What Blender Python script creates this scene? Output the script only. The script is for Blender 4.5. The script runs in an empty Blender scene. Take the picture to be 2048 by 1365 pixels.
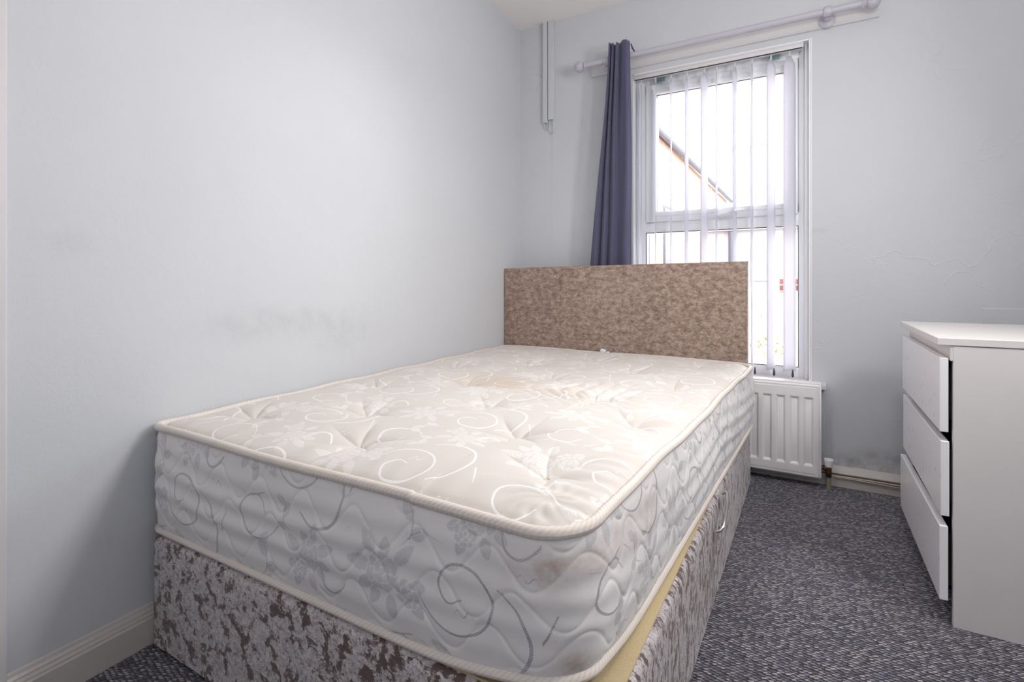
import bpy, bmesh, math, random
import numpy as np
from mathutils import Vector, Matrix
random.seed(7)
scene = bpy.context.scene
C = scene.collection
PI = math.pi

# ---------------------------------------------------------------- camera
cam_data = bpy.data.cameras.new('camera')
cam = bpy.data.objects.new('camera', cam_data)
C.objects.link(cam)
scene.camera = cam
cam.location = (0, 0, 0.9307)
cam.rotation_euler = (PI / 2, 0, 0.5257)
cam_data.sensor_width = 36
cam_data.lens = 1038.55 / 2048 * 36
cam_data.shift_y = -(682.5 - 564.9) / 2048
cam_data.clip_start = 0.02

# ---------------------------------------------------------------- view, world, lights
vs = scene.view_settings
vs.view_transform = 'Standard'
vs.look = 'None'
vs.gamma = 1
vs.use_curve_mapping = False
vs.exposure = 0.0

world = bpy.data.worlds.new('overcast')
scene.world = world
world.use_nodes = True
wn = world.node_tree.nodes
wl = world.node_tree.links
wn.clear()
w_out = wn.new('ShaderNodeOutputWorld')
w_bg = wn.new('ShaderNodeBackground')
w_tc = wn.new('ShaderNodeTexCoord')
w_sep = wn.new('ShaderNodeSeparateXYZ')
w_ramp = wn.new('ShaderNodeValToRGB')
w_ramp.color_ramp.elements[0].position = 0.0
w_ramp.color_ramp.elements[0].color = (0.60, 0.62, 0.66, 1)
w_ramp.color_ramp.elements[1].position = 0.35
w_ramp.color_ramp.elements[1].color = (0.92, 0.945, 1.0, 1)
wl.new(w_tc.outputs['Generated'], w_sep.inputs[0])
wl.new(w_sep.outputs['Z'], w_ramp.inputs[0])
wl.new(w_ramp.outputs[0], w_bg.inputs['Color'])
w_bg.inputs['Strength'].default_value = 15.0
wl.new(w_bg.outputs[0], w_out.inputs[0])

def area_light(name, loc, target, sx, sy, power, color, portal=False, spread=PI):
    d = bpy.data.lights.new(name, 'AREA')
    d.shape = 'RECTANGLE'
    d.size, d.size_y = sx, sy
    d.energy = power
    d.color = color
    d.spread = spread
    if portal:
        d.cycles.is_portal = True
    o = bpy.data.objects.new(name, d)
    C.objects.link(o)
    o.location = loc
    v = Vector(target) - Vector(loc)
    o.rotation_euler = v.to_track_quat('-Z', 'Y').to_euler()
    return o

area_light('window_portal', (-0.435, 3.06, 1.27), (-0.435, 0, 1.27), 0.86, 1.62, 1, (1, 1, 1), portal=True)
def point_light(name, loc, power, radius, color):
    d = bpy.data.lights.new(name, 'POINT')
    d.energy, d.shadow_soft_size, d.color = power, radius, color
    o = bpy.data.objects.new(name, d)
    C.objects.link(o)
    o.location = loc
    return o
# shaded lamp hanging above the bed, just over the top of the frame
area_light('bed_lamp_light', (-0.60, 1.40, 1.90), (-0.60, 1.40, 0), 0.12, 0.12, 5, (1.0, 0.965, 0.93))
# added fill over the aisle, also above the frame; no real bulb
point_light('aisle_fill_light', (0.25, 1.40, 1.95), 15, 0.08, (1.0, 0.975, 0.95))
# unseen fill added by the right-hand wall to brighten the bed's right side
area_light('right_fill_light', (0.76, 1.45, 1.60), (-1.5, 1.25, 1.10), 0.25, 0.25, 14, (1.0, 0.97, 0.935))
# extra fill added behind the camera to lift the near faces
point_light('rear_fill_light', (0.5, -0.30, 1.60), 7.5, 0.2, (1.0, 0.975, 0.95))

# ---------------------------------------------------------------- node helpers
def lin(r, g, b):
    f = lambda c: (c / 255 / 12.92) if c / 255 <= 0.04045 else ((c / 255 + 0.055) / 1.055) ** 2.4
    return (f(r), f(g), f(b), 1)

class M:
    def __init__(s, name):
        s.m = bpy.data.materials.new(name)
        s.m.use_nodes = True
        s.n = s.m.node_tree.nodes
        s.l = s.m.node_tree.links
        s.bsdf = s.n['Principled BSDF']
        s.out = s.n['Material Output']
    def node(s, t, ins=None, **props):
        x = s.n.new(t)
        for k, v in props.items():
            setattr(x, k, v)
        if ins:
            for k, v in ins.items():
                s.put(x.inputs[k], v)
        return x
    def put(s, sock, v):
        if isinstance(v, bpy.types.NodeSocket):
            s.l.new(v, sock)
        elif isinstance(v, bpy.types.Node):
            s.l.new(v.outputs[0], sock)
        else:
            sock.default_value = v
    def p(s, **kw):
        for k, v in kw.items():
            s.put(s.bsdf.inputs[k.replace('_', ' ')], v)
        return s
    def coord(s, kind='Object', scale=(1, 1, 1), rot=(0, 0, 0)):
        t = s.node('ShaderNodeTexCoord')
        src = t.outputs[kind]
        if any(rot):
            r0 = s.node('ShaderNodeMapping')
            r0.inputs['Rotation'].default_value = rot
            s.l.new(src, r0.inputs[0])
            src = r0.outputs[0]
        mp = s.node('ShaderNodeMapping')
        mp.inputs['Scale'].default_value = scale
        s.l.new(src, mp.inputs[0])
        return mp.outputs[0]
    def noise(s, vec, scale, detail=4, rough=0.5, dist=0.0):
        n = s.node('ShaderNodeTexNoise', {'Vector': vec, 'Scale': scale, 'Detail': detail, 'Roughness': rough, 'Distortion': dist})
        return n.outputs[0]
    def ramp(s, fac, stops, interp='LINEAR'):
        r = s.node('ShaderNodeValToRGB')
        r.color_ramp.interpolation = interp
        e = r.color_ramp.elements
        while len(e) < len(stops):
            e.new(0.5)
        for i, (p, c) in enumerate(stops):
            e[i].position = p
            e[i].color = c if not isinstance(c, (int, float)) else (c, c, c, 1)
        s.put(r.inputs[0], fac)
        return r.outputs[0]
    def mix(s, fac, a, b, blend='MIX'):
        x = s.node('ShaderNodeMix', data_type='RGBA', blend_type=blend)
        s.put(x.inputs['Factor'], fac)
        s.put(x.inputs[6], a)
        s.put(x.inputs[7], b)
        return x.outputs[2]
    def math(s, op, a, b=0.0, c=None):
        x = s.node('ShaderNodeMath', operation=op)
        s.put(x.inputs[0], a)
        s.put(x.inputs[1], b)
        if c is not None:
            s.put(x.inputs[2], c)
        return x.outputs[0]
    def bump(s, h, strength=0.3, dist=0.01, prev=None):
        b = s.node('ShaderNodeBump', {'Height': h, 'Strength': strength, 'Distance': dist})
        if prev is not None:
            s.put(b.inputs['Normal'], prev)
        return b.outputs[0]

def plain(name, col, rough=0.5, metal=0.0, bump=None, spec=0.5):
    m = M(name)
    m.p(Base_Color=col, Roughness=rough, Metallic=metal)
    m.bsdf.inputs['Specular IOR Level'].default_value = spec
    v = m.coord()
    n = m.noise(v, 9, 3)
    m.p(Base_Color=m.mix(0.06, col, m.ramp(n, [(0.3, tuple(c * 0.7 for c in col[:3]) + (1,)), (0.7, col)])))
    if bump:
        m.p(Normal=m.bump(m.noise(v, bump[0], 4, 0.6), bump[1], 0.002))
    return m.m

# ---------------------------------------------------------------- materials
def wall_material(name, base, smudges, cracks):
    m = M(name)
    v = m.coord()
    big = m.noise(v, 1.3, 3, 0.5)
    col = m.mix(m.ramp(big, [(0.35, 0.0), (0.7, 1.0)]), base, tuple(c * 0.95 for c in base[:3]) + (1,))
    # roller stipple and plaster
    fine = m.noise(v, 190, 3, 0.6)
    mid = m.noise(v, 22, 4, 0.55)
    n1 = m.bump(mid, 0.16, 0.006)
    n2 = m.bump(fine, 0.22, 0.0012, n1)
    # individual smudges: (centre, radius xyz, strength)
    for (cx, cy, cz), (rx, ry, rz), k in smudges:
        mp = m.node('ShaderNodeMapping', {'Vector': v})
        mp.vector_type = 'POINT'
        mp.inputs['Location'].default_value = (-cx / rx, -cy / ry, -cz / rz)
        mp.inputs['Scale'].default_value = (1 / rx, 1 / ry, 1 / rz)
        ln = m.node('ShaderNodeVectorMath', {0: mp.outputs[0]}, operation='LENGTH')
        g = m.ramp(ln.outputs['Value'], [(0.0, 1.0), (1.0, 0.0)], 'EASE')
        g = m.math('MULTIPLY', g, m.ramp(m.noise(v, 14, 5, 0.7), [(0.35, 0.15), (0.65, 1.0)]))
        col = m.mix(m.math('MULTIPLY', g, k), col, lin(96, 92, 96))
    if cracks:
        vor = m.node('ShaderNodeTexVoronoi', {'Vector': v, 'Scale': 2.1}, feature='DISTANCE_TO_EDGE')
        dv = m.noise(v, 7, 5, 0.7)
        vor2 = m.node('ShaderNodeTexVoronoi', feature='DISTANCE_TO_EDGE')
        vm = m.node('ShaderNodeVectorMath', operation='ADD')
        sc = m.node('ShaderNodeVectorMath', operation='SCALE')
        nz = m.node('ShaderNodeTexNoise', {'Vector': v, 'Scale': 5.0, 'Detail': 5.0})
        m.l.new(nz.outputs['Color'], sc.inputs[0])
        sc.inputs['Scale'].default_value = 0.35
        m.l.new(v, vm.inputs[0])
        m.l.new(sc.outputs[0], vm.inputs[1])
        m.l.new(vm.outputs[0], vor2.inputs['Vector'])
        vor2.inputs['Scale'].default_value = 3.1
        line = m.ramp(vor2.outputs['Distance'], [(0.0, 1.0), (0.022, 0.0)])
        gate = m.ramp(m.noise(v, 2.7, 3, 0.6), [(0.5, 0.0), (0.62, 1.0)])
        cr = m.math('MULTIPLY', line, gate)
        n2 = m.bump(cr, 0.35, 0.004, n2)
        # flaking by the skirting
        sx = m.node('ShaderNodeSeparateXYZ', {0: v})
        low = m.ramp(sx.outputs['Z'], [(0.02, 1.0), (0.20, 0.0)])
        fl = m.math('MULTIPLY', low, m.ramp(m.noise(v, 30, 6, 0.75), [(0.5, 0.0), (0.56, 1.0)]))
        col = m.mix(m.math('MULTIPLY', fl, 0.55), col, lin(168, 148, 130))
    m.p(Base_Color=col, Roughness=0.62, Normal=n2)
    m.bsdf.inputs['Specular IOR Level'].default_value = 0.3
    return m.m

WALL = lin(208, 211, 216)
M_wall_left = wall_material('paint_blue_grey_left', WALL,
    [((0, -1.75, 0.80), (0.3, 0.40, 0.09), 0.16), ((0, -2.29, 1.02), (0.3, 0.09, 0.05), 0.11),
     ((0, -1.45, 0.75), (0.3, 0.25, 0.13), 0.14), ((0, -2.21, 0.30), (0.3, 0.06, 0.05), 0.12)], False)
M_wall_back = wall_material('paint_blue_grey_back', WALL,
    [((0.02, 2.81, 1.17), (0.05, 0.2, 0.02), 0.22), ((0.30, 2.81, 0.16), (0.20, 0.2, 0.05), 0.45),
     ((0.14, 2.81, 0.12), (0.08, 0.2, 0.04), 0.5)], True)
M_wall = wall_material('paint_blue_grey', WALL, [], False)
M_ceil = plain('ceiling_white', lin(244, 240, 238), 0.8, 0, (60, 0.15))
M_gloss = plain('gloss_white_paint', lin(215, 213, 215), 0.4, 0, (35, 0.25))
M_cream = plain('aged_cream_gloss', lin(202, 196, 192), 0.42, 0, (45, 0.5))
M_upvc = plain('white_upvc', lin(243, 245, 249), 0.28)
M_gasket = plain('black_gasket', lin(28, 28, 32), 0.6)
M_rad = plain('radiator_enamel', lin(242, 241, 243), 0.32)
M_lam = plain('white_laminate', lin(222, 219, 218), 0.38, 0, (120, 0.05))
M_dark = plain('dark_cavity', lin(40, 34, 32), 0.8)
M_lav = plain('lilac_painted_wood', lin(190, 188, 200), 0.38, 0, (40, 0.15))
M_chrome = plain('chrome', lin(215, 212, 208), 0.18, 1.0)
M_bracket = plain('galvanised_bracket', lin(120, 150, 152), 0.4, 0.6)
M_brass = plain('tarnished_brass', lin(98, 66, 40), 0.45, 0.5, (60, 0.4))
M_blackm = plain('black_fitting', lin(36, 30, 28), 0.45)
M_olive = plain('olive_painted_pipe', lin(158, 148, 122), 0.5, 0, (40, 0.3))
M_cable = plain('cream_cable', lin(206, 192, 170), 0.5)
M_hessian = None

def carpet_material():
    m = M('loop_carpet')
    rot = (0, 0, -0.73)
    base = m.coord('Object', (1 / 0.0125, 1 / 0.0080, 1), rot)
    sx = m.node('ShaderNodeSeparateXYZ', {0: base})
    cb = m.node('ShaderNodeCombineXYZ')
    m.l.new(m.math('ADD', sx.outputs['X'], m.math('MULTIPLY', sx.outputs['Y'], 0.5)), cb.inputs[0])
    m.l.new(sx.outputs['Y'], cb.inputs[1])
    nz = m.node('ShaderNodeTexNoise', {'Vector': m.coord('Object', (60, 60, 1)), 'Scale': 1.0, 'Detail': 3.0})
    sub = m.node('ShaderNodeVectorMath', {0: nz.outputs['Color'], 1: (0.5, 0.5, 0.5)}, operation='SUBTRACT')
    sc = m.node('ShaderNodeVectorMath', {0: sub.outputs[0]}, operation='SCALE')
    sc.inputs['Scale'].default_value = 0.9
    ad = m.node('ShaderNodeVectorMath', {0: cb.outputs[0], 1: sc.outputs[0]}, operation='ADD')
    vor = m.node('ShaderNodeTexVoronoi', {'Vector': ad.outputs[0], 'Scale': 1.0, 'Randomness': 0.35}, voronoi_dimensions='2D')
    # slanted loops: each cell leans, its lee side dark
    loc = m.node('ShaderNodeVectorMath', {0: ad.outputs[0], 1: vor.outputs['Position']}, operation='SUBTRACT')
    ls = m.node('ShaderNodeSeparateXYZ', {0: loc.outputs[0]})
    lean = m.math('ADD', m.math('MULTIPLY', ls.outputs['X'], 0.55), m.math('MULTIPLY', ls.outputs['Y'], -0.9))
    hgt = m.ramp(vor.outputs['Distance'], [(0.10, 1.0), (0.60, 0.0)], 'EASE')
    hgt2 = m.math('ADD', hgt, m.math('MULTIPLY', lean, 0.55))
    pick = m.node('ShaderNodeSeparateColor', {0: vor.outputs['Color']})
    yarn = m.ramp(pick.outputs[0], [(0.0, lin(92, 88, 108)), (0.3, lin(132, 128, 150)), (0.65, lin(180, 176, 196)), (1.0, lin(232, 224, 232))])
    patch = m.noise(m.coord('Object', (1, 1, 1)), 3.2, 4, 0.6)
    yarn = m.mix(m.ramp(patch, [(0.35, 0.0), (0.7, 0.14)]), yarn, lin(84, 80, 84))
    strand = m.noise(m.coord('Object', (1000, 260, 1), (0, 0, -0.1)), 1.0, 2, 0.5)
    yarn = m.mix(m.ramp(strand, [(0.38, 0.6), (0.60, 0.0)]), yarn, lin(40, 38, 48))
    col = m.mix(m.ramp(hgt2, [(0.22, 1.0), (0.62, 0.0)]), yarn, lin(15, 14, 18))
    h = m.math('ADD', hgt2, m.math('MULTIPLY', strand, 0.35))
    m.p(Base_Color=col, Roughness=0.85, Normal=m.bump(h, 0.85, 0.005))
    m.bsdf.inputs['Sheen Weight'].default_value = 0.25
    m.bsdf.inputs['Specular IOR Level'].default_value = 0.25
    return m.m
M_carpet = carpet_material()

def velvet(name, light, mid, dark, s1, s2, lo, hi, dirvec=(1, 1, 1), rot=(0, 0, 0), pile=0.35, fleck=0.6):
    m = M(name)
    v = m.coord('Object', dirvec, rot)
    warp = m.node('ShaderNodeTexNoise', {'Vector': v, 'Scale': s1 * 0.8, 'Detail': 3.0})
    sub = m.node('ShaderNodeVectorMath', {0: warp.outputs['Color'], 1: (0.5, 0.5, 0.5)}, operation='SUBTRACT')
    sc = m.node('ShaderNodeVectorMath', {0: sub.outputs[0]}, operation='SCALE')
    sc.inputs['Scale'].default_value = 0.022
    ad = m.node('ShaderNodeVectorMath', {0: v, 1: sc.outputs[0]}, operation='ADD')
    a = m.noise(ad.outputs[0], s1, 8, 0.66, 0.25)
    b = m.noise(ad.outputs[0], s2, 6, 0.7, 0.7)
    c = m.noise(m.coord('Object', (1, 1, 1)), 2.5, 3, 0.5)
    col = m.mix(m.ramp(b, [(0.40, 0.0), (0.62, 1.0)]), light, mid)
    s = m.math('ADD', m.math('MULTIPLY', a, 0.75), m.math('ADD', m.math('MULTIPLY', b, 0.2), m.math('MULTIPLY', c, 0.12)))
    col = m.mix(m.ramp(s, [(lo, 0.0), (hi, 1.0)]), col, dark)
    flk = m.noise(ad.outputs[0], s2 * 1.5, 4, 0.7, 0.8)
    col = m.mix(m.math('MULTIPLY', m.ramp(flk, [(0.54, 0.0), (0.60, 1.0)]), fleck), col, dark)
    fib = m.noise(m.coord('Object', (160, 160, 700), (0.5, 0.3, 0)), 1.0, 2)
    col = m.mix(m.ramp(fib, [(0.35, 0.22), (0.6, 0.0)]), col, dark)
    m.p(Base_Color=col, Roughness=0.5, Normal=m.bump(m.math('ADD', b, m.math('MULTIPLY', a, 0.6)), 0.55, 0.006))
    m.bsdf.inputs['Sheen Weight'].default_value = pile
    m.bsdf.inputs['Sheen Roughness'].default_value = 0.35
    m.bsdf.inputs['Specular IOR Level'].default_value = 0.35
    return m.m
M_velvet_base = velvet('crushed_velvet_silver', lin(230, 225, 228), lin(188, 177, 178), lin(104, 86, 82), 27, 85, 0.545, 0.58, (1, 2.2, 1.1))
M_velvet_head = velvet('crushed_velvet_mink', lin(196, 176, 164), lin(168, 145, 132), lin(122, 99, 87), 30, 80, 0.46, 0.66, (1, 1, 1.6), fleck=0.3)

def fabric_plain(name, col, scale=900, strength=0.2, rough=0.85, sheen=0.2):
    m = M(name)
    uv = m.coord('Object', (1, 1, 1))
    w1 = m.noise(m.coord('Object', (scale, scale, scale * 0.3)), 1.0, 2)
    n = m.noise(uv, 6, 3)
    c = m.mix(m.ramp(w1, [(0.35, 0.35), (0.65, 0.0)]), col, tuple(x * 0.55 for x in col[:3]) + (1,))
    c = m.mix(m.ramp(n, [(0.3, 0.0), (0.8, 0.15)]), c, tuple(x * 0.7 for x in col[:3]) + (1,))
    m.p(Base_Color=c, Roughness=rough, Normal=m.bump(w1, strength, 0.001))
    m.bsdf.inputs['Sheen Weight'].default_value = sheen
    return m.m
M_curtain = fabric_plain('slate_curtain_cloth', lin(88, 88, 116), 700)
M_hessian = fabric_plain('cream_base_cloth', lin(206, 186, 146), 420, 0.4)
M_tuft = fabric_plain('tuft_wool', lin(226, 216, 204), 900, 0.5)

def blind_material():
    m = M('vertical_blind_fabric')  # thin woven cloth, lets daylight through
    m.n.remove(m.bsdf)
    d = m.node('ShaderNodeBsdfDiffuse', {'Color': lin(236, 238, 246)})
    t = m.node('ShaderNodeBsdfTranslucent', {'Color': lin(240, 240, 246)})
    mx = m.node('ShaderNodeMixShader', {0: 0.62, 1: d.outputs[0], 2: t.outputs[0]})
    m.l.new(mx.outputs[0], m.out.inputs[0])
    wv = m.noise(m.coord('Object', (900, 900, 300)), 1.0, 2)
    nb = m.bump(wv, 0.1, 0.001)
    m.l.new(nb, d.inputs['Normal'])
    return m.m
M_blind = blind_material()

def glass_material():
    m = M('window_glass')
    m.n.remove(m.bsdf)
    t = m.node('ShaderNodeBsdfTransparent', {'Color': (0.93, 0.95, 0.95, 1)})
    g = m.node('ShaderNodeBsdfGlossy', {'Color': (1, 1, 1, 1), 'Roughness': 0.01})
    fr = m.node('ShaderNodeFresnel', {'IOR': 1.45})
    mx = m.node('ShaderNodeMixShader', {0: fr.outputs[0], 1: t.outputs[0], 2: g.outputs[0]})
    m.l.new(mx.outputs[0], m.out.inputs[0])
    return m.m
M_glass = glass_material()

# damask mattress cloth; the woven motif comes from signed distances (mm) stored on the mesh
def damask(name, ground, thread, stain, side):
    m = M(name)
    uvn = m.node('ShaderNodeUVMap')
    uv = uvn.outputs[0]
    al = m.node('ShaderNodeAttribute', attribute_name='line_mm')
    af = m.node('ShaderNodeAttribute', attribute_name='leaf_mm')
    as_ = m.node('ShaderNodeAttribute', attribute_name='stain')
    line = m.ramp(m.math('MULTIPLY_ADD', al.outputs['Fac'], 0.5, 0.5), [(0.3, 0.0), (0.7, 1.0)])
    leaf = m.ramp(m.math('MULTIPLY_ADD', af.outputs['Fac'], 0.5, 0.5), [(0.3, 0.0), (0.7, 1.0)])
    def hatch(rot, scale):
        mp = m.node('ShaderNodeMapping', {'Vector': uv})
        mp.inputs['Rotation'].default_value = (0, 0, rot)
        w = m.node('ShaderNodeTexWave', {'Vector': mp.outputs[0], 'Scale': scale, 'Distortion': 0.0})
        w.wave_type = 'BANDS'
        return w.outputs[1]
    h1 = m.ramp(hatch(0.9, 100), [(0.2, 0.35), (0.5, 1.0)])
    nz = m.noise(uv, 260, 2, 0.6, 1.5)
    h2 = m.ramp(m.math('ADD', m.math('MULTIPLY', hatch(-0.35, 125), 0.55), m.math('MULTIPLY', nz, 0.7)), [(0.42, 0.15), (0.72, 1.0)])
    mask = m.math('MAXIMUM', m.math('MULTIPLY', line, h1), m.math('MULTIPLY', m.math('MULTIPLY', leaf, h2), 0.5 if not side else 0.62))
    weave = m.noise(uv, 1500, 1)
    g = m.mix(m.ramp(m.noise(uv, 5, 4, 0.6), [(0.35, 0.0), (0.7, 0.5)]), ground, tuple(c * 0.93 for c in ground[:3]) + (1,))
    g = m.mix(m.ramp(weave, [(0.4, 0.12), (0.6, 0.0)]), g, tuple(c * 0.6 for c in ground[:3]) + (1,))
    g = m.mix(m.math('MULTIPLY', as_.outputs['Fac'], m.ramp(m.noise(uv, 22, 5, 0.7), [(0.3, 0.2), (0.65, 1.0)])), g, stain)
    col = m.mix(mask, g, thread)
    m.p(Base_Color=col, Metallic=m.math('MULTIPLY', mask, 0.5 if side else 0.1),
        Roughness=m.math('MULTIPLY_ADD', mask, -0.26, 0.68))
    hh = m.math('ADD', m.math('MULTIPLY', mask, 0.7), m.math('MULTIPLY', weave, 0.12))
    m.p(Normal=m.bump(hh, 0.25, 0.0012))
    m.bsdf.inputs['Sheen Weight'].default_value = 0.15
    m.bsdf.inputs['Specular IOR Level'].default_value = 0.18
    return m.m
M_damask_top = damask('damask_top', lin(218, 211, 205), lin(252, 250, 250), lin(200, 172, 136), False)  # white motif threads: window sheen on the satin put into the colour
M_damask_side = damask('damask_border', lin(236, 233, 233), lin(182, 181, 186), lin(140, 108, 88), True)  # same weave with greyer threads: their duller reflection on the sides put into colour

def piping_material():
    m = M('ribbed_tape_piping')
    uvn = m.node('ShaderNodeUVMap')
    mp = m.node('ShaderNodeMapping', {'Vector': uvn.outputs[0]})
    mp.inputs['Rotation'].default_value = (0, 0, 0.75)
    w = m.node('ShaderNodeTexWave', {'Vector': mp.outputs[0], 'Scale': 42.0, 'Distortion': 0.2})
    col = m.mix(m.ramp(w.outputs[1], [(0.0, 0.4), (0.5, 0.0)]), lin(228, 219, 211), lin(200, 188, 178))
    m.p(Base_Color=col, Roughness=0.55, Normal=m.bump(w.outputs[1], 0.3, 0.001))
    return m.m
M_piping = piping_material()

def drawer_material():
    m = M('white_laminate_glue_marks')
    sx = m.node('ShaderNodeSeparateXYZ', {0: m.coord('Object')})
    cb = m.node('ShaderNodeCombineXYZ')
    m.l.new(sx.outputs['Y'], cb.inputs[0])
    m.l.new(m.math('MULTIPLY', sx.outputs['Z'], 0.55), cb.inputs[1])
    vor = m.node('ShaderNodeTexVoronoi', {'Vector': cb.outputs[0], 'Scale': 19.0}, voronoi_dimensions='2D')
    nz = m.noise(m.coord('Object', (1, 1, 0.4)), 90, 3, 0.6)
    d = m.math('ADD', vor.outputs['Distance'], m.math('MULTIPLY', nz, 0.12))
    sp = m.ramp(d, [(0.10, 1.0), (0.15, 0.0)])
    ge = m.node('ShaderNodeNewGeometry')
    gn = m.node('ShaderNodeSeparateXYZ', {0: ge.outputs['Normal']})
    sp = m.math('MULTIPLY', sp, m.ramp(m.math('ABSOLUTE', gn.outputs['X']), [(0.7, 0.0), (0.9, 1.0)]))
    sp = m.math('MULTIPLY', sp, m.ramp(m.noise(m.coord('Object'), 9, 2), [(0.42, 0.0), (0.55, 1.0)]))
    col = m.mix(m.math('MULTIPLY', sp, 0.9), lin(243, 242, 246), lin(205, 188, 146))
    m.p(Base_Color=col, Roughness=0.25)
    return m.m
M_drawer = drawer_material()

def brick_material(name, c1, c2, mortar, rot=(0, 0, 0)):
    m = M(name)
    t = m.node('ShaderNodeTexCoord')
    sx = m.node('ShaderNodeSeparateXYZ', {0: t.outputs['Object']})
    cb = m.node('ShaderNodeCombineXYZ')
    m.l.new(m.math('ADD', sx.outputs['X'], sx.outputs['Y']), cb.inputs[0])
    m.l.new(sx.outputs['Z'], cb.inputs[1])
    b = m.node('ShaderNodeTexBrick', {'Vector': cb.outputs[0], 'Color1': c1, 'Color2': c2, 'Mortar': mortar, 'Scale': 1.0,
        'Brick Width': 0.225, 'Row Height': 0.075, 'Mortar Size': 0.008})
    n = m.noise(t.outputs['Object'], 4, 5, 0.7)
    m.p(Base_Color=m.mix(m.ramp(n, [(0.3, 0.0), (0.75, 0.5)]), b.outputs[0], c2), Roughness=0.9)
    return m.m
M_brick = brick_material('orange_brick', lin(216, 158, 132), lin(200, 134, 106), lin(222, 208, 194))
M_brick_red = brick_material('red_brown_brick', lin(110, 60, 56), lin(84, 50, 50), lin(150, 136, 130))
M_render = plain('grey_render', lin(165, 162, 160), 0.9, 0, (20, 0.4))
M_slate = plain('grey_slate', lin(128, 128, 136), 0.7, 0, (15, 0.5))
M_greyp = plain('dark_grey_plastic', lin(66, 68, 78), 0.5)
M_fence = plain('weathered_boards', lin(188, 174, 154), 0.85, 0, (30, 0.5))
M_leaf = plain('yellow_green_leaf', lin(128, 122, 60), 0.6)
M_stone = plain('yard_concrete', lin(160, 158, 154), 0.9, 0, (25, 0.4))
M_scrap = plain('clear_white_film', lin(232, 236, 240), 0.2)
M_blue = plain('blue_print_film', lin(40, 120, 170), 0.3)

# ---------------------------------------------------------------- mesh helpers
def link(name, me, mat, parent=None, loc=None):
    o = bpy.data.objects.new(name, me)
    C.objects.link(o)
    if mat is not None and len(me.materials) == 0:
        me.materials.append(mat)
    if parent is not None:
        o.parent = parent
    if loc is not None:
        o.location = loc
    return o

def tag(o, label=None, cat=None, group=None, kind=None):
    if label: o['label'] = label
    if cat: o['category'] = cat
    if group: o['group'] = group
    if kind: o['kind'] = kind
    return o

def empty(name, loc=(0, 0, 0), **kw):
    o = bpy.data.objects.new(name, None)
    C.objects.link(o)
    o.location = loc
    o.empty_display_size = 0.05
    tag(o, **kw)
    return o

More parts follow.
